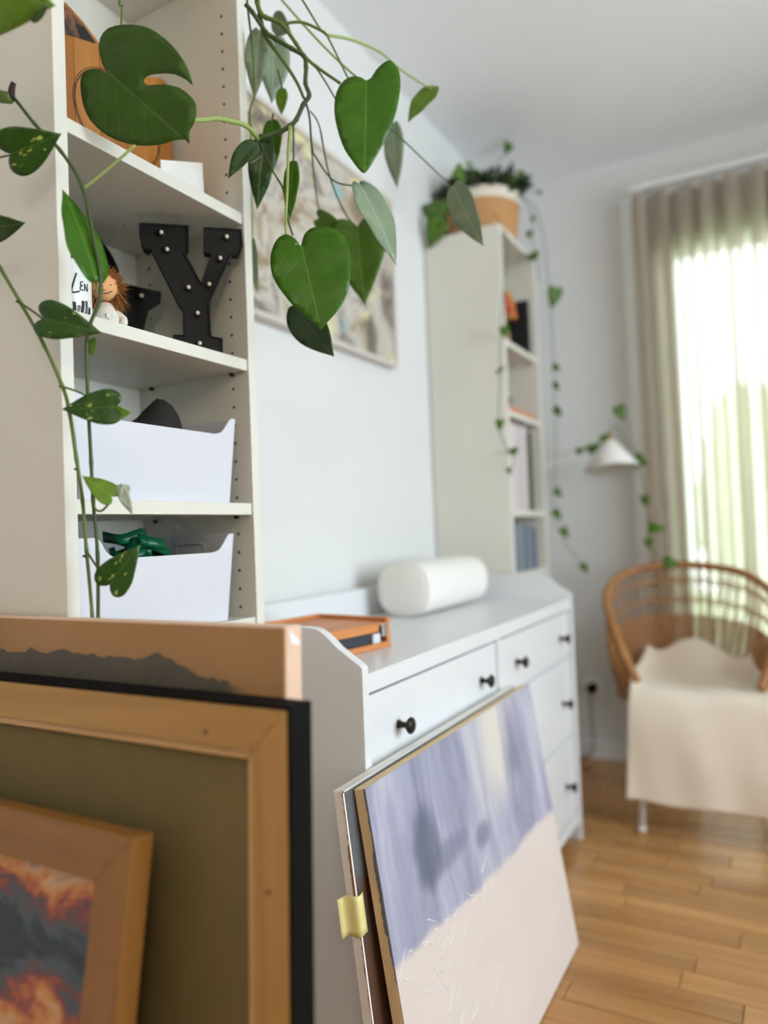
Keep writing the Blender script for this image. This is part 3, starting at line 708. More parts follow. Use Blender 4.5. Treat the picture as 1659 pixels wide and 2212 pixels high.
# --- doll with furry hair
hc = at_y(224, 622, 0.065); HR = 0.0215
t = thing('doll', 'small doll with fluffy brown fur hair and a white heart', 'doll', (hc.x, 0.068, zb))
bc0 = Vector((hc.x+0.004, 0.068, zb))
obj('body', lathe([(0.014, 0), (0.023, 0.003), (0.024, 0.016), (0.018, 0.034), (0.011, 0.046)], 24, None, Matrix.Translation(bc0)), DOLLW, t, world=True, smooth=True)
obj('head', ball(hc, HR, seg=24, sc=(1, 1, 0.97)), SKIN, t, world=True, smooth=True)
vw = (CAM-hc).normalized(); sd = Vector((0, 0, 1)).cross(vw).normalized()
obj('nose', ball(hc+vw*HR, 0.004, seg=12), SKIN, t, world=True, smooth=True)
mo = [hc+vw*(HR+0.0004)*math.cos(a_)+sd*HR*math.sin(a_)+Vector((0, 0, -0.008+0.012*a_*a_)) for a_ in (-0.6, -0.3, 0, 0.3, 0.6)]
obj('smile', tube(mo, 0.0006, segs=5), KNOB, t, world=True)
for sg in (-1, 1):
    ey = [hc+vw*(HR+0.0002)+sd*(sg*0.008+0.0035*(q-1))+Vector((0, 0, 0.006-0.0015*abs(q-1)))-vw*(0.0014+0.001*abs(q-1)) for q in range(3)]
    obj('eye', tube(ey, 0.0006, segs=5), KNOB, t, world=True)
bm = bmesh.new(); rg = random.Random(2)
for k in range(2600):
    d_ = Vector((rg.gauss(0, 1), rg.gauss(0, 1), rg.gauss(0, 1))).normalized()
    if d_.dot(vw) > 0.50 and d_.z < 0.72: continue
    p = hc+d_*HR; e = p+d_*rg.uniform(0.007, 0.016)+Vector((rg.gauss(0, .004), rg.gauss(0, .004), rg.gauss(0, .004)-0.003))
    if d_.z < -0.1: e += Vector((0, 0, -0.014))-vw*0.004
    a_ = d_.cross(Vector((rg.gauss(0, 1), 0.5, 0.9))).normalized()*0.00045; mid_ = (p+e)*0.5+Vector((rg.gauss(0, .0015), rg.gauss(0, .0015), rg.gauss(0, .0015)))
    v1, v2, v3, v4, v5 = [bm.verts.new(q) for q in (p+a_, p-a_, mid_-a_*0.8, mid_+a_*0.8, e)]
    bm.faces.new((v1, v2, v3, v4)); bm.faces.new((v4, v3, v5))
obj('fur_hair', bm, FUR, t, world=True, kind='stuff')
hp = [(0, -0.010), (0.009, 0.001), (0.008, 0.007), (0.004, 0.008), (0, 0.004), (-0.004, 0.008), (-0.008, 0.007), (-0.009, 0.001)]
v2 = Vector((CAM.x-bc0.x, CAM.y-bc0.y, 0)).normalized(); s2 = Vector((-v2.y, v2.x, 0)); hx = bc0+v2*0.0215+s2*0.008+Vector((0, 0, 0.020))
obj('heart_patch', prism(hp, (0, 0.003), lambda a_, bb, d: tuple(hx+s2*a_*0.8+v2*d+Vector((0, 0, bb*0.8)))), CARD, t, world=True, bevel=0.001)
for sg in (-1, 1):
    obj('arm', tube([bc0+Vector((0, 0, 0.040)), bc0+Vector((0, 0, 0.026))+sd*sg*0.024+vw*0.006, bc0+Vector((0, 0, 0.016))+sd*sg*0.024+vw*0.016], 0.007, 0.006), DOLLW, t, world=True, smooth=True)

# --- wooden board and card in the top compartment
za = SA+0.0203
t = thing('cutting_board', 'tall honey wood cutting board with round shoulder and a dark photo print', 'board', (0.24, 0.16, za))
by = 0.150
pts = [(0.05, za), (0.05, 1.83), (0.07, 1.87)]
pts += [(p.x, p.z) for p in [at_y(*q, by) for q in ((112, -8), (143, 6), (180, 46), (214, 92), (262, 140), (318, 165), (348, 168), (361, 180), (368, 215), (372, 300))]]
pts += [(at_y(374, 345, by).x, za)]
pts = [(min(p[0], 0.374), p[1]) for p in pts]
cutx = [0.05, 0.115, 0.155, 0.205, 0.26, 0.31, 0.376]
def clip(poly, lo, hi):
    for side, val in ((1, lo), (-1, hi)):
        o_ = []
        for i in range(len(poly)):
            a_, b_ = poly[i], poly[(i+1) % len(poly)]
            ia, ib = side*(a_[0]-val) >= 0, side*(b_[0]-val) >= 0
            if ia: o_.append(a_)
            if ia != ib: k = (val-a_[0])/(b_[0]-a_[0]); o_.append((val, a_[1]+k*(b_[1]-a_[1])))
        poly = o_
    return poly
for i in range(6):
    c_ = clip(pts, cutx[i]+0.0002, cutx[i+1]-0.0002)
    if len(c_) > 2: obj('strip', prism(c_, (by, by+0.016), lambda a_, bb, d: (a_, d+0.0, bb)), BAMBOO if i % 2 else BAMBOO2, t, world=True, bevel=0.0008)
# dark photo print near the shoulder, thin plate on the face
b = NB('photo_print'); v = b.coords(); n = b.noise(v, 26, 4, 0.6, 1.0); b.base(b.ramp(n, [(0.35, lin((30, 30, 32))), (0.5, lin((70, 56, 48))), (0.62, lin((150, 90, 60))), (0.75, lin((206, 196, 188)))]), 0.3)
pp = [at_y(*q, by-0.0012) for q in ((138, 10), (176, 48), (207, 92), (172, 82), (138, 72))]
obj('photo_print', prism([(p.x, p.z) for p in pp], (by-0.0012, by-0.0002), lambda a_, bb, d: (a_, d, bb)), b.m, t, world=True)
pp = [at_y(*q, by-0.0016) for q in ((163, 50), (186, 62), (206, 93), (173, 82))]
obj('photo_print_black', prism([(p.x, p.z) for p in pp], (by-0.0018, by-0.0010), lambda a_, bb, d: (a_, d, bb)), INK, t, world=True)
rc = at_y(258, 262, by-0.001)
for rad, wd in ((0.092, 0.0010), (0.0885, 0.0016)):
    lp = [(rc.x+rad*math.cos(2*PI*k/48), by-0.0003, rc.z+rad*0.86*math.sin(2*PI*k/48)) for k in range(49)]
    obj('printed_ring', tube([p for p in lp if p[2] > za+0.002 and p[0] < 0.372], wd*0.6, segs=4, smooth=False), INK, t, world=True)
t = thing('blank_card', 'small white square card leaning at the right end of the top shelf', 'card', (0.33, 0.08, za))
q = [at_y(347, 345, 0.062), at_y(437, 352, 0.062), at_y(447, 414, 0.062)]
cp = [(q[0].x, za), (q[0].x, q[0].z), (q[1].x, q[1].z), (q[1].x+0.004, za)]
obj('card_sheet', prism(cp, (0.062, 0.064), lambda a_, bb, d: (a_, d, bb)), CARD, t, world=True)
obj('card_stand', prism([(0.064, za), (0.064, za+0.045), (0.085, za)], (q[0].x+0.03, q[0].x+0.05), lambda a_, bb, d: (d, a_, bb)), CARD, t, world=True)

# =================================================================== THINGS ON THE DRESSER
ZT = 0.7573
# art box of orange wood: open-front tray
t = thing('wooden_art_box', 'orange wooden art box with a silver latch lying on the dresser', 'box', (0.62, 0.06, ZT), (0, 0, 0))
fr_ = at_z(845, 1396, ZT); fl_ = Vector((0.50, -0.03, ZT)); dirx = Vector((fr_.x-0.50, fr_.y+0.03, 0)); 
A = Vector((0.47, -0.045, ZT)); dx = Vector((fr_.x-A.x, fr_.y-A.y, 0)); Lb = dx.length; dx.normalize(); dy = Vector((-dx.y, dx.x, 0))
mt = Matrix(((dx.x, dy.x, 0, A.x), (dx.y, dy.y, 0, A.y), (0, 0, 1, ZT), (0, 0, 0, 1)))
def lb(name, mat, *bx, **k):
    bm = B(*bx); bmesh.ops.transform(bm, matrix=mt, verts=bm.verts); return obj(name, bm, mat, t, world=True, bevel=k.get('bevel', 0.0015))
Db, Hb = 0.20, 0.052
lb('base_board', BOXW, 0, Lb, 0, Db, 0, 0.012); lb('lid', BOXW, 0, Lb, 0.002, Db, Hb-0.018, Hb)
lb('back_side', BOXW, 0, Lb, Db-0.012, Db, 0.012, Hb-0.018); lb('end_side', BOXW, Lb-0.012, Lb, 0, Db-0.012, 0.012, Hb-0.018); lb('end_side', BOXW, 0, 0.012, 0, Db-0.012, 0.012, Hb-0.018)
lb('dark_slot_fill', DARKSLOT, 0.013, Lb-0.05, 0.004, 0.012, 0.0125, Hb-0.0185)  # dark panel filling the slot along the box front
lb('white_tab', PLAST, Lb-0.058, Lb-0.036, -0.002, 0.004, 0.013, 0.032)
lb('latch', SILVERM, Lb-0.030, Lb-0.014, -0.003, 0.004, 0.024, Hb-0.002); lb('latch_shadow', KNOB, Lb-0.034, Lb-0.030, -0.002, 0.004, 0.026, Hb-0.006)
lb('lid_rim', BOXW, 0, Lb, Db-0.012, Db, Hb, Hb+0.008); lb('lid_rim', BOXW, Lb-0.012, Lb, 0, Db-0.012, Hb, Hb+0.008)
# bolster
t = thing('bolster_cushion', 'white rounded bolster cushion lying at the far end of the dresser', 'cushion', (1.38, 0.12, ZT))
bx0, bx1, bc, br = 1.165, 1.60, 0.125, 0.0735
def srect(a_, rr_, kx=1.0): 
    c_, s_ = math.cos(a_), math.sin(a_); p_ = 0.8
    return (rr_*1.08*math.copysign(abs(c_)**p_, c_), rr_*math.copysign(abs(s_)**p_, s_))
bm = bmesh.new(); rings = []
for xx, k in ((bx0-0.004, 0.80), (bx0, 0.93), (bx0+0.010, 1.0), (bx0+0.03, 1.01), ((bx0+bx1)/2, 1.02), (bx1-0.03, 1.01), (bx1-0.010, 1.0), (bx1, 0.93), (bx1+0.004, 0.80)):
    rings.append([bm.verts.new((xx, bc+srect(2*PI*i/36, br*k)[0], ZT+br*1.02+srect(2*PI*i/36, br*k)[1])) for i in range(36)])
for p_, q_ in zip(rings, rings[1:]):
    for i in range(36): bm.faces.new((p_[i], p_[(i+1) % 36], q_[(i+1) % 36], q_[i]))
bm.faces.new(rings[0]); bm.faces.new(rings[-1][::-1]); bmesh.ops.recalc_face_normals(bm, faces=bm.faces)
obj('cushion_cover', bm, FELT, t, world=True, smooth=True)
for xx in (bx0+0.002, bx1-0.002):
    lp = [(xx, bc+srect(2*PI*i/36, br*0.965)[0], ZT+br*1.02+srect(2*PI*i/36, br*0.965)[1]) for i in range(37)]
    obj('piping', tube(lp, 0.003, segs=6, smooth=False), FELT, t, world=True, smooth=True)

# =================================================================== FAR BOOKCASE CONTENTS
fi0, fi1 = FX+0.022, FX+0.378
def book(x0, w_, h_, d_, z, rgb, label, cat='book', grp='books on the far bookcase', y0=0.03):
    t = thing('book', label, cat, (x0+w_/2, y0+d_/2, z), group=grp)
    nm = 'cover_%02d' % (len([k for k in MATS if k.startswith('cover_')])); M_ = plain(nm, rgb, 0.5, var=0.06)
    bm = bmesh.new(); c_ = 0.0022
    box(bm, x0, x0+c_, y0, y0+d_, z, z+h_); box(bm, x0+w_-c_, x0+w_, y0, y0+d_, z, z+h_); box(bm, x0+c_, x0+w_-c_, y0, y0+c_, z, z+h_)
    obj('cover', bm, M_, t, world=True)
    obj('pages', B(x0+c_, x0+w_-c_, y0+c_, y0+d_-0.003, z+0.003, z+h_-0.003), CARD, t, world=True)
    return t
z1 = FS[0]+0.0203
book(fi1-0.046, 0.024, 0.215, 0.17, z1, (22, 22, 24), 'tall black book at the right end of the upper far shelf', y0=0.02)
t = thing('flower_vase', 'small vase of red and orange flowers on the upper far shelf', 'vase', (FX+0.16, 0.07, z1))
obj('vase_body', lathe([(0.028, 0), (0.036, 0.02), (0.034, 0.06), (0.022, 0.085), (0.026, 0.095)], 24), plain('tan_vase', (176, 140, 108), 0.5), t, smooth=True)
rg = random.Random(21); FL = [plain('petal_red', (176, 58, 40), 0.7), plain('petal_orange', (206, 120, 56), 0.7), plain('petal_ochre', (196, 160, 96), 0.7)]
for k in range(11):
    p = Vector((rg.uniform(-0.09, 0.11), rg.uniform(-0.045, 0.04), rg.uniform(0.11, 0.185)))
    obj('flower_stem', tube([(0, 0, 0.08), (p.x*0.4, p.y*0.4, 0.11), tuple(p)], 0.0018, segs=5), STEMD, t)
    bm = bmesh.new()
    for q in range(7):
        a_ = 2*PI*q/7; ball(p+Vector((0.016*math.cos(a_), 0.004*math.sin(a_*2), 0.016*math.sin(a_))), 0.012, bm, 8, (1, 0.5, 1))
    obj('flower_head', bm, FL[k % 3], t, smooth=True)
t = thing('wooden_tray', 'thin wooden tray lying on the second far shelf', 'tray', (FX+0.2, 0.13, FS[1]+0.0203))
z2 = FS[1]+0.0203
obj('tray_base', B(fi0+0.01, fi1-0.02, 0.012, 0.2, z2, z2+0.008), BOXW, t, world=True, bevel=0.002)
for q in ((fi0+0.01, fi1-0.02, 0.012, 0.02), (fi0+0.01, fi1-0.02, 0.192, 0.2), (fi0+0.01, fi0+0.018, 0.02, 0.192), (fi1-0.028, fi1-0.02, 0.02, 0.192)):
    obj('tray_rim', B(q[0], q[1], q[2], q[3], z2+0.008, z2+0.018), BOXW, t, world=True, bevel=0.001)
t = thing('black_bowl', 'small dark bowl with lid standing in the wooden tray', 'bowl', (FX+0.115, 0.07, z2+0.0083))
obj('bowl_body', lathe([(0.022, 0), (0.040, 0.02), (0.046, 0.045), (0.043, 0.046), (0.036, 0.022)], 28), BLACKM, t, smooth=True)
obj('lid', lathe([(0.0445, 0.046), (0.03, 0.062), (0.010, 0.068), (0.009, 0.078), (0.001, 0.080)], 28), BLACKM, t, smooth=True)
z3 = FS[2]+0.0203
xx = fi0+0.005
for k, (w_, h_, c_, lb_) in enumerate(((0.05, 0.30, (226, 220, 210), 'thick cream binder leftmost on the third far shelf'), (0.05, 0.305, (214, 202, 204), 'pale pink binder second from left on the third far shelf'),
        (0.05, 0.30, (206, 196, 200), 'pale lilac binder third from left on the third far shelf'), (0.05, 0.305, (208, 200, 198), 'pale grey binder fourth from left on the third far shelf'), (0.05, 0.29, (62, 60, 56), 'charcoal binder fifth from left on the third far shelf'))):
    book(xx, w_, h_, 0.22, z3, c_, lb_, 'binder', 'binders on the third far shelf', y0=0.016); xx += w_+0.006
z4 = FS[3]+0.0203; xx = fi0+0.012
for k, (w_, h_, c_, lb_) in enumerate(((0.03, 0.155, (196, 132, 74), 'orange brown book leftmost on the lowest visible far shelf'), (0.045, 0.165, (112, 124, 138), 'slate blue book second on the lowest visible far shelf'),
        (0.04, 0.168, (134, 146, 150), 'grey blue book third on the lowest visible far shelf'), (0.045, 0.160, (104, 118, 140), 'steel blue book fourth on the lowest visible far shelf'), (0.05, 0.165, (126, 134, 136), 'dull grey book fifth on the lowest visible far shelf'), (0.05, 0.155, (96, 108, 132), 'dusty blue book rightmost on the lowest visible far shelf'))):
    book(xx, w_, h_, 0.2, z4, c_, lb_, y0=0.016); xx += w_+0.004

# =================================================================== LEAVES AND VINES
HEART = [(-0.01, 0.0), (-0.075, 0.06), (-0.135, 0.17), (-0.150, 0.28), (-0.105, 0.40), (0.0, 0.485), (0.14, 0.50), (0.30, 0.465), (0.48, 0.375), (0.66, 0.255), (0.82, 0.135), (0.93, 0.045), (1.0, 0.0)]
OVAL = [(0.0, 0.0), (-0.03, 0.06), (-0.035, 0.16), (0.03, 0.31), (0.16, 0.445), (0.32, 0.50), (0.5, 0.455), (0.68, 0.335), (0.83, 0.185), (0.94, 0.06), (1.0, 0.0)]
def outline(shape, wr):
    P_ = crom([(a_, b_*wr, 0) for a_, b_ in shape], 2); up = [(p.x, max(0.0, p.y)) for p in P_]
    return up+[(a_, -b_) for a_, b_ in up[-2:0:-1]]
def leaf_obj(parent, A_, T_, wid, mat, turn=0.0, curl=0.12, fold=0.25, shape=HEART, poly=None, step=0.085, thick=0.006, name='leaf'):
    ax = T_-A_; L = ax.length; ax.normalize()
    n0 = (CAM-A_); n0 = (n0-ax*n0.dot(ax)).normalized(); n0 = Matrix.Rotation(turn, 3, ax) @ n0
    sd_ = n0.cross(ax)
    pl = poly or outline(shape, wid/L)
    V_, F_ = fill2d(pl, step)
    me = bpy.data.meshes.new(name); co = []
    for p in V_:
        u, v_ = p.x, p.y
        z_ = fold*abs(v_)*0.6-curl*max(0, u)**2-0.35*curl*v_*v_*4+0.010*math.sin(u*15)*min(1, abs(v_)*6)
        co.append((u, v_, z_))
    me.from_pydata(co, [], [tuple(f) for f in F_]); me.update()
    for p_ in me.polygons: p_.use_smooth = True
    me.materials.append(mat)
    o = bpy.data.objects.new(name, me); COL.objects.link(o); o.parent = parent
    W_ = Matrix(((ax.x*L, sd_.x*L, n0.x*L, A_.x), (ax.y*L, sd_.y*L, n0.y*L, A_.y), (ax.z*L, sd_.z*L, n0.z*L, A_.z), (0, 0, 0, 1)))
    o.matrix_basis = wmat(parent).inverted() @ W_
    solid(o, thick)
    return o
def pxleaf(parent, a_, t_, wpx, mat, d, d2=None, turn=0.0, **k):
    A_ = at_d(*a_, d); T_ = at_d(*t_, d2 or d)
    ct = max(0.3, abs(math.cos(turn)))
    return leaf_obj(parent, A_, T_, wpx*d/FPX/ct, mat, turn, **k)
def pxstem(parent, pts, d, wpx, mat, w2=None, d2=None, head=None, nodes=0.0, name='stem'):
    n = len(pts); P_ = []
    for i, p in enumerate(pts):
        dd_ = p[2] if len(p) > 2 else d+((d2 or d)-d)*i/max(1, n-1)
        P_.append(at_d(p[0], p[1], dd_))
    if head: P_ = [Vector(h) for h in head]+P_
    return obj(name, tube(P_, wpx*d/FPX/2, (w2 or wpx)*d/FPX/2, 8, nodes=nodes), mat, parent, world=True, smooth=True)
def pot(t, loc, r_, h_, mat):
    obj('pot', lathe([(r_*0.75, 0), (r_*0.78, 0.004), (r_, h_), (r_*1.02, h_+0.003), (r_*0.94, h_+0.003), (r_*0.9, h_*0.84), (0.002, h_*0.84)], 32), mat, t, smooth=True)
    obj('soil', lathe([(r_*0.9, h_*0.80), (r_*0.88, h_*0.86), (0.005, h_*0.88)], 28), SOIL, t, smooth=True)

# ---------------- variegated vine over the left edge of the near bookcase
t = thing('trailing_vine', 'variegated trailing vine hanging down the left edge of the near bookcase', 'plant', (0.085, 0.13, 2.021))
pot(t, None, 0.072, 0.11, TERRA)
S1 = [(-40, 195, .93), (5, 205, .93), (28, 210, .93), (75, 268, .925), (130, 325, .915), (178, 405, .91), (205, 530, .91), (216, 590, .91), (215, 650, .91), (195, 700, .91), (187, 752, .915), (190, 862, .915), (197, 1000, .92), (201, 1080, .92), (211, 1200, .925), (212, 1350, .925), (212, 1460, .925)]
pxstem(t, S1, .92, 8, STEMD, 8, head=[(0.06, 0.11, 2.13), (-0.02, 0.02, 2.17), (-0.10, -0.04, 2.02), (-0.12, -0.06, 1.75)], nodes=0.22)
S2 = [(-30, 520, .92), (0, 578, .92), (45, 655, .92), (95, 745, .918), (135, 835, .915), (150, 890, .915), (165, 990, .915), (178, 1080, .92), (187, 1190, .92), (200, 1340, .925), (204, 1460, .925)]
pxstem(t, S2, .92, 8, STEMG, 8, head=[(0.07, 0.15, 2.13), (-0.03, 0.06, 2.18), (-0.11, 0.02, 1.95), (-0.12, -0.01, 1.6), (-0.115, -0.02, 1.42)], nodes=0.22)
for pts, w_, mt_ in (([(45, 655), (70, 672), (95, 690)], 5, STEMD), ([(135, 835), (165, 845), (195, 858), (225, 872)], 5, STEMG), ([(-10, 342), (8, 338), (22, 335)], 4, STEMG),
               ([(187, 1190), (208, 1222), (234, 1252)], 5, STEMD), ([(201, 1075), (205, 1098), (218, 1104), (232, 1092), (241, 1078)], 5, STEMG), ([(211, 1222), (222, 1236), (238, 1240)], 5, STEMD),
               ([(216, 640), (210, 625), (205, 606)], 5, STEML), ([(178, 410), (230, 368), (292, 314)], 6, STEML)):
    pxstem(t, [(a_, b_) for a_, b_ in pts], .913, w_, mt_, name='petiole')
obj('node_nub', tube([at_d(24, 210, .925), at_d(26, 190, .922), at_d(30, 178, .92)], 0.0045, 0.003), STEMB, t, world=True, smooth=True)
obj('node_nub', tube([at_d(-12, 206, .928), at_d(10, 210, .926), at_d(24, 212, .925)], 0.008, 0.0065), STEMG, t, world=True, smooth=True)
for a_, b_ in ((38, 652), (131, 835), (164, 1014), (182, 1202)):
    obj('node_nub', tube([at_d(a_+4, b_, .917), at_d(a_-4, b_-1, .915)], 0.002, 0.0012), STEMB, t, world=True)
LV = lambda *q, **k: pxleaf(t, *q, **k)
LV((24, 332), (131, 291), 96, L_POT, .905, .90, turn=0.1, fold=0.3)
LV((206, 604), (150, 398), 72, L_BRI, .905, .90, turn=0.75, shape=OVAL, fold=0.15)
LV((97, 688), (215, 716), 82, L_POT, .90, .895, turn=-0.15, fold=0.3)
LV((246, 880), (129, 881), 76, L_POT, .90, .89, turn=0.25, fold=0.35)
LV((243, 892), (284, 892), 34, L_LIM, .915, .92, turn=0.3)
LV((240, 1072), (177, 1024), 50, L_LIM, .905, .90, turn=0.35)
LV((258, 1048), (284, 1112), 24, L_DRY, .91, .905, turn=0.3, shape=OVAL)
LV((276, 1048), (258, 1080), 20, L_DRY, .91, .908, turn=-0.3, shape=OVAL)
LV((238, 1262), (299, 1178), 78, L_POT, .90, .895, turn=-0.2, fold=0.35)
LV((-36, 492), (52, 485), 66, L_DRK, .91, .905, turn=0.3)
LV((196, 735), (197, 770), 24, L_LIM, .915, .915, turn=0.6)
LV((-88, -40), (106, 14), 190, L_LIM, .80, .79, turn=0.2, fold=0.2)
LV((70, 46), (107, 10), 16, L_DRK, .80, .795, turn=0.3, shape=OVAL)

# ---------------- big-leaved climber on top of the near bookcase
t = thing('philodendron_plant', 'big leaved green philodendron draping over the right edge of the near bookcase', 'plant', (0.29, 0.13, 2.021))
pot(t, None, 0.082, 0.13, CERAM)
HD = [(0.29, 0.10, 2.15), (0.33, 0.02, 2.20), (0.37, -0.03, 2.10)]
D0 = 1.24
pxstem(t, [(553, -30), (556, 5), (563, 28), (575, 38), (608, 52), (640, 95), (657, 120), (682, 143), (735, 180)], D0, 14, STEMG, 6, head=HD, nodes=0.2)
pxstem(t, [(531, 10), (545, 26), (575, 70), (592, 82), (630, 105), (656, 121), (661, 145), (660, 180), (668, 206), (655, 226), (640, 258), (626, 272), (608, 283), (570, 296), (552, 300)], D0, 9, STEMD, 10, nodes=0.2)
pxstem(t, [(560, 30), (572, 75), (582, 92), (612, 132), (640, 176), (656, 212)], D0+.01, 10, STEMG, 6)
pxstem(t, [(556, 300), (548, 288), (530, 271), (500, 262), (470, 256), (440, 259), (415, 258)], D0, 10, STEML, 9, d2=1.06, nodes=0.15)
pxstem(t, [(627, 270), (623, 330), (620, 420), (618, 505), (640, 528)], D0, 8, STEML, 4, d2=1.15)
pxstem(t, [(560, 305), (590, 370), (612, 410), (621, 470), (632, 507)], D0, 4, STEMD, 4, d2=1.17)
pxstem(t, [(640, -20), (690, 60), (706, 76), (750, 165), (758, 175)], D0+.02, 5, STEMG, 4, head=[(0.30, 0.12, 2.15), (0.40, 0.06, 2.22), (0.50, 0.02, 2.12)])
pxstem(t, [(608, 52), (650, 48), (690, 64), (708, 77)], D0, 6, STEMG, 6)
pxstem(t, [(680, 142), (700, 172), (726, 216), (740, 240)], D0+.01, 4, STEMD, 3)
pxstem(t, [(533, -10), (545, 100), (550, 200), (541, 232), (540, 268), (552, 296)], D0+.02, 5, STEMG, 5, head=[(0.31, 0.08, 2.15), (0.40, 0.0, 2.18)])
pxstem(t, [(657, 210), (668, 250), (672, 300), (676, 330)], D0+.02, 5, STEMD, 4)
pxstem(t, [(670, 240), (684, 258), (692, 280)], D0+.02, 3, STEMD, 3)
pxstem(t, [(706, 76), (760, 86), (820, 112), (865, 150), (930, 192)], 1.30, 7, STEML, 4, d2=1.42)
pxstem(t, [(600, -10), (680, 80), (740, 140), (775, 170), (792, 180)], 1.34, 5, STEML, 4, d2=1.24)
pxstem(t, [(800, 250), (845, 280), (868, 300), (920, 350), (975, 402)], 1.30, 4, STEMD, 3, d2=1.42)
pxstem(t, [(676, 330), (720, 390), (775, 402)], 1.30, 4, STEMD, 3)
pxstem(t, [(262, -30), (264, 10), (261, 60), (250, 110), (236, 155)], 1.03, 5, STEMG, 5, head=[(0.28, 0.09, 2.15), (0.20, 0.0, 2.18), (0.14, -0.05, 2.05)])
# the split leaf in front of the shelf
MO = [(232, 158), (222, 140), (215, 112), (218, 85), (236, 63), (268, 54), (305, 57), (340, 72), (372, 98), (396, 130), (408, 155), (414, 181), (402, 172), (380, 162), (350, 159), (322, 162), (311, 170), (312, 179), (322, 184), (350, 183), (385, 188), (408, 204), (421, 224), (421, 250), (414, 268), (405, 282), (404, 307), (396, 298), (378, 299), (350, 308), (315, 313), (282, 312), (250, 302), (222, 286), (198, 262), (182, 230), (175, 198), (176, 170), (186, 154), (203, 149), (218, 152)]
def traced(parent, a_, t_, d, d2, outl, mat, curl=0.05, fold=0.10):
    A_, T_ = at_d(*a_, d), at_d(*t_, d2); ax = T_-A_; L = ax.length; axn = ax.normalized()
    n0 = CAM-A_; n0 = (n0-axn*n0.dot(axn)).normalized(); sdv = n0.cross(axn); pl = []
    for q in outl:
        r_ = ray(*q); k_ = ((A_-CAM).dot(n0))/r_.dot(n0); X_ = CAM+r_*k_; pl.append(((X_-A_).dot(axn)/L, (X_-A_).dot(sdv)/L))
    n = len(pl); sm = []
    for i in range(n):
        p_, q_, r_, s_ = (Vector((*pl[(i+j) % n], 0)) for j in (-1, 0, 1, 2))
        sm.append((q_.x, q_.y)); mdl = (q_+r_)*0.5625-(p_+s_)*0.0625; sm.append((mdl.x, mdl.y))
    return leaf_obj(parent, A_, T_, 0, mat, 0.0, curl, fold, poly=sm, step=0.075)
traced(t, (236, 158), (404, 306), .985, .975, MO, L_MON)
M2 = [(649, 532), (640, 518), (622, 507), (605, 512), (592, 528), (585, 555), (586, 585), (595, 610), (612, 635), (635, 662), (660, 682), (680, 697), (693, 709), (705, 695), (725, 675), (745, 645), (755, 615), (758, 580), (756, 548), (748, 522), (735, 503), (715, 492), (695, 490), (672, 494), (658, 506), (653, 520)]
M3 = [(791, 174), (781, 168), (765, 165), (750, 170), (738, 182), (727, 202), (722, 228), (724, 258), (732, 290), (745, 320), (760, 342), (775, 360), (788, 367), (803, 350), (820, 322), (838, 290), (852, 255), (862, 215), (865, 180), (861, 152), (850, 138), (840, 133), (825, 140), (812, 152), (802, 168)]
traced(t, (652, 534), (693, 708), 1.15, 1.13, M2, L_BRI, 0.05, 0.12)
traced(t, (791, 178), (788, 366), 1.22, 1.20, M3, L_BRI, 0.06, 0.12)
LV = lambda *q, **k: pxleaf(t, *q, **k)
LV((776, 398), (867, 558), 58, L_SIL, 1.26, 1.24, turn=-0.85, shape=OVAL, fold=0.3)
LV((981, 402), (1034, 531), 58, L_SIL, 1.42, 1.40, turn=0.6, shape=OVAL, fold=0.3)
LV((938, 188), (878, 254), 34, L_LIM, 1.42, 1.40, turn=0.9, shape=OVAL)
LV((772, 492), (784, 652), 132, L_FAR, 1.48, 1.46, turn=0.2)
LV((636, 660), (714, 769), 82, L_DRK, 1.24, 1.22, turn=0.35, shape=OVAL, fold=0.2)
LV((550, 308), (491, 376), 36, L_DRK, 1.18, 1.15, turn=0.6, shape=OVAL, fold=0.5)
LV((572, 296), (553, 446), 58, L_DRK, 1.25, 1.25, turn=0.2, shape=OVAL)
LV((588, 262), (590, 356), 42, L_BRI, 1.27, 1.27, turn=0.4, shape=OVAL)
LV((634, 352), (620, 470), 34, L_BRI, 1.26, 1.26, turn=0.5, shape=OVAL)
LV((560, 66), (546, 206), 50, L_SIL, 1.31, 1.31, turn=0.3, shape=OVAL, fold=0.3)
LV((592, 78), (590, 216), 70, L_SIL, 1.37, 1.37, turn=-0.2, shape=OVAL, fold=0.3)
LV((590, 40), (626, 70), 44, L_SIL, 1.33, 1.33, turn=0.5, shape=OVAL)
LV((610, 192), (606, 246), 26, L_LIM, 1.36, 1.36, turn=0.4, shape=OVAL)
LV((850, 268), (852, 402), 44, L_SIL, 1.55, 1.55, turn=0.4, shape=OVAL)
LV((690, 472), (752, 500), 40, L_FAR, 1.5, 1.5, turn=0.4)
LV((546, 520), (548, 632), 20, L_SIL, 1.36, 1.36, turn=0.8, shape=OVAL)
pxstem(t, [(692, 280), (712, 380), (745, 460), (772, 492)], 1.30, 4, STEMD, 4, d2=1.48)
pxstem(t, [(618, 505), (622, 560), (630, 620), (637, 660)], 1.20, 5, STEMD, 4, d2=1.24)
pxstem(t, [(930, 190), (936, 186), (940, 188)], 1.42, 5, STEML, 4)
pxstem(t, [(792, 176), (830, 220), (848, 268)], 1.40, 4, STEMD, 4, d2=1.55)
pxstem(t, [(541, 260), (544, 400), (546, 520)], 1.30, 4, STEML, 3, d2=1.36)
pxstem(t, [(672, 300), (680, 400), (692, 472)], 1.30, 4, STEMD, 3, d2=1.5)
for q0, q1 in (((563, 55), (568, 78)), ((585, 75), (596, 92)), ((606, 48), (602, 32)), ((600, 150), (610, 192)), ((590, 245), (588, 264)), ((634, 268), (634, 352))):
    pxstem(t, [q0, q1], 1.30, 4, STEMD, 4, name='petiole')

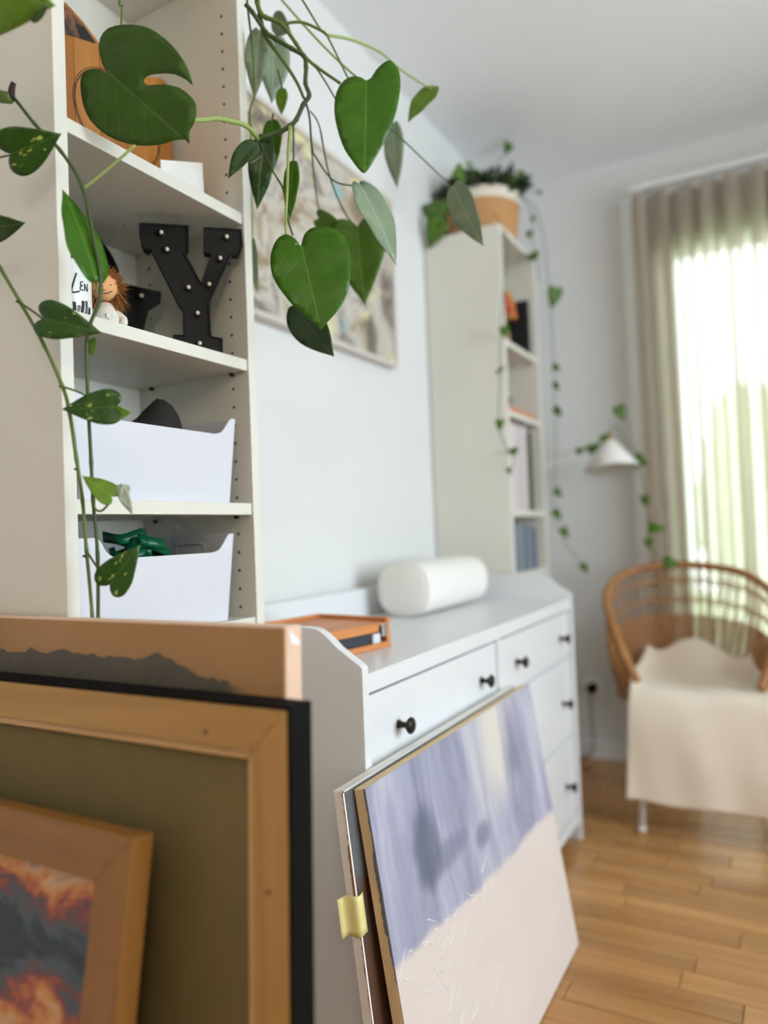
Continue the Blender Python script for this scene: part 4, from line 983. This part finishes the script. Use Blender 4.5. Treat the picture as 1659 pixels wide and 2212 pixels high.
# ---------------- potted trailing plant on the far bookcase
t = thing('potted_ivy', 'trailing ivy in a woven straw basket on top of the far bookcase', 'plant', (FX+0.205, 0.135, 2.0205))
bp = []
for k in range(19):
    z_ = 0.155*k/18; bp.append((0.118+0.018*k/18+(0.0035 if k % 2 else 0.0), z_))
obj('basket', lathe(bp+[(0.130, 0.155), (0.124, 0.14), (0.118, 0.06), (0.002, 0.05)], 40), STRAW, t, smooth=True)
obj('basket_liner', lathe([(0.1385, 0.142), (0.142, 0.150), (0.1415, 0.182), (0.134, 0.186), (0.130, 0.17), (0.129, 0.145)], 40, cap=False), LINER, t, smooth=True)
obj('soil', lathe([(0.128, 0.15), (0.11, 0.166), (0.005, 0.172)], 28), SOIL, t, smooth=True)
rg = random.Random(17); ctr = Vector((FX+0.205, 0.135, 2.0205+0.18))
def small_leaf(p, dvec, s, mat, tn):
    leaf_obj(t, p, p+dvec.normalized()*s, s*0.8, mat, tn, 0.25, 0.25, step=0.17, thick=0.012)
for k in range(150):
    a_ = rg.uniform(0, 2*PI); el = rg.uniform(0.0, 1.2); rr_ = rg.uniform(0.09, 0.165)
    d_ = Vector((math.cos(a_)*math.cos(el), math.sin(a_)*math.cos(el), math.sin(el)*0.55))
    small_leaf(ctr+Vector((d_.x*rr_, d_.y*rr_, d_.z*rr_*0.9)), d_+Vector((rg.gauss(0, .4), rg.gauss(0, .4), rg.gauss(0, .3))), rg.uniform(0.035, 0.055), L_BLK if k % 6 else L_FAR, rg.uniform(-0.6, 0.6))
for a_, b_, dx_, dy_, s, yy in ((1000, 372, -30, 6, .07, .02), (1013, 358, 6, -16, .035, .05), (1090, 392, 6, -34, .055, .05), (1126, 378, 10, -34, .055, .02), (1100, 325, -14, -30, .05, .08), (1165, 418, 2, -20, .03, .0)):
    p = at_y(a_, b_, yy); q = at_y(a_+dx_, b_+dy_, yy); small_leaf(p, q-p, s, L_FAR, 0.2)
    obj('stem', tube([ctr+Vector((0, 0, -0.01)), (ctr+p)*0.5+Vector((0, 0, 0.04)), p], 0.0016, segs=5), STEMD, t, world=True)
for a_, b_, a2, b2, s, xx_ in ((955, 462, 900, 440, .11, 1.70), (948, 478, 925, 530, .10, 1.70), (985, 430, 965, 455, .06, 1.72)):
    p = at_x(a_, b_, xx_); q = at_x(a2, b2, xx_); small_leaf(p, q-p, s, L_FAR, 0.2)
    obj('stem', tube([ctr+Vector((-0.05, 0, 0)), (ctr+p)*0.5+Vector((0, 0, 0.03)), p], 0.002, segs=5), STEMD, t, world=True)
def strand(px_pts, fn, leaves, s0=0.05, head=None, mat=L_FAR):
    P_ = [fn(*p) for p in px_pts]
    if head is not None: P_ = [head, (head+P_[0])*0.5+Vector((0, 0, 0.03))]+P_
    obj('stem', tube(P_, 0.0016, segs=5), STEMD, t, world=True)
    for (a_, b_, a2, b2, s) in leaves:
        p = fn(a_, b_); q = fn(a2, b2); small_leaf(p, q-p, s, mat, rg.uniform(-0.5, 0.5))
f1 = lambda a_, b_: at_y(a_, b_, -0.03)
f2 = lambda a_, b_: at_x(a_, b_, 2.19)
strand([(1130, 430), (1152, 480), (1150, 520), (1160, 570), (1165, 610)], f1, ((1150, 470, 1158, 485, .032), (1143, 500, 1143, 516, .03), (1150, 548, 1166, 582, .055)), head=ctr)
strand([(1150, 440), (1175, 520), (1185, 620), (1192, 700), (1196, 800), (1200, 900), (1200, 1000), (1196, 1100), (1215, 1160), (1262, 1226)], f2,
       ((1200, 625, 1192, 672, .075), (1196, 790, 1210, 800, .035), (1198, 828, 1206, 842, .034), (1200, 882, 1210, 898, .042), (1200, 1058, 1212, 1072, .04), (1198, 1104, 1210, 1118, .045), (1214, 1142, 1228, 1160, .046), (1258, 1220, 1270, 1238, .038)), head=ctr)
strand([(1095, 520), (1088, 620), (1082, 720), (1080, 820), (1078, 920), (1095, 970), (1110, 990), (1100, 1030)], lambda a_, b_: at_y(a_, b_, -0.02),
       ((1088, 706, 1096, 735, .045), (1078, 798, 1094, 812, .04), (1080, 908, 1078, 934, .036), (1108, 970, 1118, 992, .040), (1098, 1012, 1104, 1030, .026)), head=ctr)

# lamp on an arm beside the far bookcase, with a vine along its arm
lt_ = thing('arm_lamp', 'white cone shade lamp on a slim arm beside the far bookcase', 'lamp', (2.129, 0.10, 1.20))
j = at_x(1316, 944, 2.30)
obj('wall_plate', lathe([(0.03, 0), (0.03, 0.012), (0.012, 0.016)], 20, None, Matrix.Translation((2.1275, 0.10, 1.22)) @ Matrix.Rotation(PI/2, 4, 'Y')), LEGW, lt_, world=True, smooth=True)
obj('arm', tube([(2.14, 0.10, 1.22), (2.19, 0.07, 1.225), at_x(1192, 1003, 2.25), at_x(1250, 972, 2.28), j], 0.004), LEGW, lt_, world=True, smooth=True)
obj('joint', ball(j, 0.016, seg=14), BRASS, lt_, world=True, smooth=True)
sx = at_x(1318, 1020, 2.30)-j; sx = (sx+Vector((-0.02, -0.012, 0))).normalized()
mt = Matrix.Translation(j+sx*0.012) @ sx.to_track_quat('Z', 'Y').to_matrix().to_4x4()
o = obj('shade', lathe([(0.016, 0.0), (0.022, 0.006), (0.108, 0.118), (0.1065, 0.119), (0.020, 0.010)], 36, None, mt, cap=False), LEGW, lt_, world=True, smooth=True)
obj('bulb', ball(j+sx*0.07, 0.022, seg=14), BULB, lt_, world=True, smooth=True)
strand([(1196, 1004), (1230, 978), (1270, 966), (1300, 950), (1330, 920), (1350, 950), (1378, 990), (1392, 1060), (1400, 1130), (1402, 1180), (1440, 1212)], lambda a_, b_: at_x(a_, b_, 2.275),
       ((1246, 975, 1262, 972, .035), (1272, 972, 1290, 964, .05), (1335, 880, 1348, 904, .06), (1372, 988, 1392, 1002, .06), (1392, 1072, 1396, 1096, .045), (1404, 1140, 1434, 1140, .055), (1400, 1165, 1404, 1190, .04), (1436, 1214, 1462, 1216, .055), (1300, 950, 1320, 935, .04)))

# =================================================================== CURTAIN
b = NB('sheer_curtain'); v = b.coords(); n = b.noise(b.coords(scale=(1, 1, 0.02)), 60, 3)
df = b.node('ShaderNodeBsdfDiffuse'); tl = b.node('ShaderNodeBsdfTranslucent'); tp_ = b.node('ShaderNodeBsdfTransparent')
col = b.mix(n, lin((206, 194, 180)), lin((220, 210, 198))); b.link(col, df.inputs[0]); b.link(col, tl.inputs[0]); tp_.inputs[0].default_value = (0.98, 0.97, 0.94, 1)
m1 = b.node('ShaderNodeMixShader'); m1.inputs[0].default_value = 0.72; b.link(df.outputs[0], m1.inputs[1]); b.link(tl.outputs[0], m1.inputs[2])
m2 = b.node('ShaderNodeMixShader'); m2.inputs[0].default_value = 0.075; b.link(m1.outputs[0], m2.inputs[1]); b.link(tp_.outputs[0], m2.inputs[2]); b.link(m2.outputs[0], b.out.inputs[0])
t = thing('curtain', 'sheer beige floor length curtain hanging before the balcony door', 'curtain', (2.46, -1.1, 0.02))
bm = bmesh.new(); N = 420; rows = 10; g = []; rg = random.Random(9)
ph = [rg.uniform(0, 6.28) for _ in range(6)]
for i in range(N+1):
    s = i/N; y_ = -0.318-1.55*s
    for jj in range(rows+1):
        q = jj/rows; z_ = 0.025+2.275*q
        amp = 0.026+0.010*(1-q)
        dx_ = amp*math.sin(s*2*PI*19+ph[0]+0.8*math.sin(s*9+ph[1]))+0.5*amp*math.sin(s*2*PI*33+ph[2]+q*0.8)+0.010*(1-q)*math.sin(s*14+ph[3])
        yy = y_+0.015*math.sin(2*(s*2*PI*19+ph[0]+0.8*math.sin(s*9+ph[1])))-0.008*(1-q)*math.sin(s*2*PI*11+ph[4])-(0.012*(1-q) if s < 0.1 else 0)
        g.append(bm.verts.new((2.455+dx_, yy, z_)))
for i in range(N):
    for jj in range(rows): bm.faces.new((g[i*(rows+1)+jj], g[(i+1)*(rows+1)+jj], g[(i+1)*(rows+1)+jj+1], g[i*(rows+1)+jj+1]))
obj('fabric', bm, b.m, t, world=True, smooth=True)
for k in range(14):
    y_ = -0.33-0.115*k
    obj('glider_hook', tube([(2.455, y_, 2.295), (2.452, y_, 2.312), (2.458, y_, 2.326)], 0.004, segs=6), PLAST, t, world=True, smooth=True)
t = thing('curtain_rail', 'white ceiling height rail carrying the sheer curtain', 'rail', (2.47, -1.1, 2.325))
obj('rail_bar', B(2.443, 2.473, -1.95, -0.30, 2.327, 2.345), TRIM, t, world=True, bevel=0.003)
for y_ in (-0.36, -1.1, -1.85): obj('rail_bracket', B(2.452, 2.54, y_-0.012, y_+0.012, 2.345, 2.36), TRIM, t, world=True, bevel=0.002)

# =================================================================== RATTAN CHAIR WITH THROW
CY = -0.535
t = thing('rattan_armchair', 'round backed rattan armchair with white metal legs by the curtain', 'chair', (2.1, CY, 0))
half = [(1.88, 0.180, 0.47), (1.93, 0.222, 0.56), (2.02, 0.258, 0.655), (2.10, 0.272, 0.715), (2.20, 0.252, 0.765), (2.30, 0.19, 0.802), (2.36, 0.085, 0.820)]
skew = lambda p: (p[0], p[1]+max(0.0, p[0]-1.86)*0.20, p[2])
rim = [(x_, CY+y_, z_) for x_, y_, z_ in half]+[(2.37, CY, 0.824)]+[(x_, CY-y_, z_) for x_, y_, z_ in half[::-1]]
rim = [skew(p) for p in rim]
seat_h = 0.40
sr = [(1.885, 0.19), (2.0, 0.235), (2.12, 0.225), (2.22, 0.165), (2.27, 0.07)]
sring = [(x_, CY+y_, seat_h) for x_, y_ in sr]+[(2.275, CY, seat_h)]+[(x_, CY-y_, seat_h) for x_, y_ in sr[::-1]]
sring = [skew(p) for p in sring]
obj('back_rim', tube(rim, 0.014, segs=10), RATTAN, t, world=True, smooth=True)
obj('seat_ring', tube(sring+[(1.865, CY-0.1, seat_h), (1.86, CY, seat_h), (1.865, CY+0.1, seat_h), sring[0]], 0.012, segs=8), RATTAN, t, world=True, smooth=True)
R1 = crom(rim, 12); R2 = crom(sring, 14)
def samp(P_, u): f_ = u*(len(P_)-1); i_ = int(min(f_, len(P_)-2)); return P_[i_].lerp(P_[i_+1], f_-i_)
def shell(u, v_):
    a_, c_ = samp(R2, u), samp(R1, u); p = a_.lerp(c_, v_); o_ = Vector((p.x-2.08, p.y-CY, 0)); 
    return p+o_.normalized()*0.02*math.sin(PI*v_)
bm = bmesh.new()
for k in range(47):
    u = (k+0.5)/47; tube([shell(u, v_) for v_ in (0, 0.25, 0.5, 0.75, 1)], 0.0032, segs=5, bm=bm, n=3)
obj('back_spokes', bm, RATTAN, t, world=True, smooth=True, kind='stuff')
bm = bmesh.new()
for v_ in [0.06+0.02*k for k in range(26)]+[0.68, 0.71, 0.85, 0.88]:
    tube([shell(0.03+0.94*q/40, v_)+Vector((0, 0, 0.003*(1 if q % 2 else -1))) for q in range(41)], 0.0034, segs=5, bm=bm, n=1, smooth=False)
obj('back_weave', bm, RATTAN, t, world=True, smooth=True, kind='stuff')
bm = bmesh.new()
for k in range(15):
    y_ = CY-0.2+0.4*k/14; xe = 2.26-1.1*(y_-CY)**2*2.2; tube([(1.87, y_, seat_h), (2.06, y_, seat_h-0.012), (xe, y_, seat_h)], 0.006, segs=5, bm=bm, n=3)
obj('seat_slats', bm, RATTAN, t, world=True, smooth=True, kind='stuff')
for x_, y_, xf, yf in ((1.90, 0.165, 1.852, 0.186), (1.90, -0.165, 1.852, -0.186), (2.2, 0.13, 2.27, 0.19), (2.2, -0.13, 2.27, -0.19)):
    lg = obj('leg', tube([(x_, CY+y_, seat_h-0.01), (xf, CY+yf, 0.012)], 0.0135, 0.0115, smooth=False, segs=12), LEGW, t, world=True, smooth=True)
    obj('foot_cap', lathe([(0.0125, 0), (0.0135, 0.003), (0.0130, 0.014)], 14, None, Matrix.Translation((xf, CY+yf, 0.0005))), LEGW, lg, world=True, smooth=True)
obj('under_ring', tube([(1.90, CY+0.165, 0.385), (2.2, CY+0.13, 0.385), (2.2, CY-0.13, 0.385), (1.90, CY-0.165, 0.385), (1.90, CY+0.165, 0.385)], 0.008, smooth=False), LEGW, t, world=True, smooth=True)
# throw draped over seat and front
bm = bmesh.new(); NU, NV = 44, 60; g = []
path = [(2.225, 0.535), (2.195, 0.485), (2.13, 0.452), (2.0, 0.445), (1.90, 0.452), (1.848, 0.435), (1.832, 0.37), (1.826, 0.28), (1.820, 0.20), (1.816, 0.105)]
pv = crom([(a_, 0, b_) for a_, b_ in path], 8)
for i in range(NU+1):
    s = i/NU*2-1
    for k in range(NV+1):
        f_ = k/NV; p = samp(pv, f_); drop = max(0.0, (f_-0.55)/0.45)
        hw = 0.205+0.020*drop+(0.02 if f_ < 0.5 else 0)*math.sin(PI*min(1, f_*2))
        x_ = p.x-0.010*drop*math.sin(s*3.6+1.2*drop+0.4)-0.008*drop*math.sin(s*2.0+5*drop)-0.003*math.sin(s*9+3*drop)*drop
        z_ = p.z+(0.030*math.sin(s*4.2+0.6)*(1-f_/0.25) if f_ < 0.25 else 0)+0.003*math.sin(s*6+f_*9)-0.020*drop*drop*(0.5-s)*0
        if f_ < 0.55: z_ += 0.035*abs(s)**6*(1 if f_ < 0.45 else (0.55-f_)/0.1)
        g.append(bm.verts.new((x_, CY+s*hw, max(z_, 0.06))))
for i in range(NU):
    for k in range(NV): bm.faces.new((g[i*(NV+1)+k], g[(i+1)*(NV+1)+k], g[(i+1)*(NV+1)+k+1], g[i*(NV+1)+k+1]))
o = obj('throw_blanket', bm, THROW, smooth=True); solid(o, 0.006, 1.0); tag(o, 'cream white throw draped over the rattan armchair seat and front', 'blanket')

# =================================================================== SOCKET ON THE FAR WALL
q = at_x(1281, 1485, XF-0.006)
t = thing('wall_socket', 'wall outlet with a black plug low on the far wall', 'outlet', (XF-0.006, q.y, q.z))
obj('cover_plate', B(XF-0.010, XF, q.y-0.04, q.y+0.04, q.z-0.04, q.z+0.04), SOCK, t, world=True, bevel=0.003)
pg = obj('plug', lathe([(0.020, 0), (0.021, 0.02), (0.014, 0.036), (0.006, 0.04)], 20, None, Matrix.Translation((XF-0.010, q.y, q.z)) @ Matrix.Rotation(-PI/2, 4, 'Y')), BLACK, t, world=True, smooth=True)
obj('cord', tube([(XF-0.045, q.y, q.z), (XF-0.06, q.y, q.z-0.04), (XF-0.03, q.y+0.005, q.z-0.15), (XF-0.03, q.y+0.01, 0.03), (XF-0.04, q.y+0.10, 0.006), (XF-0.05, 0.2, 0.006)], 0.003, segs=6), BLACK, pg, world=True, smooth=True)
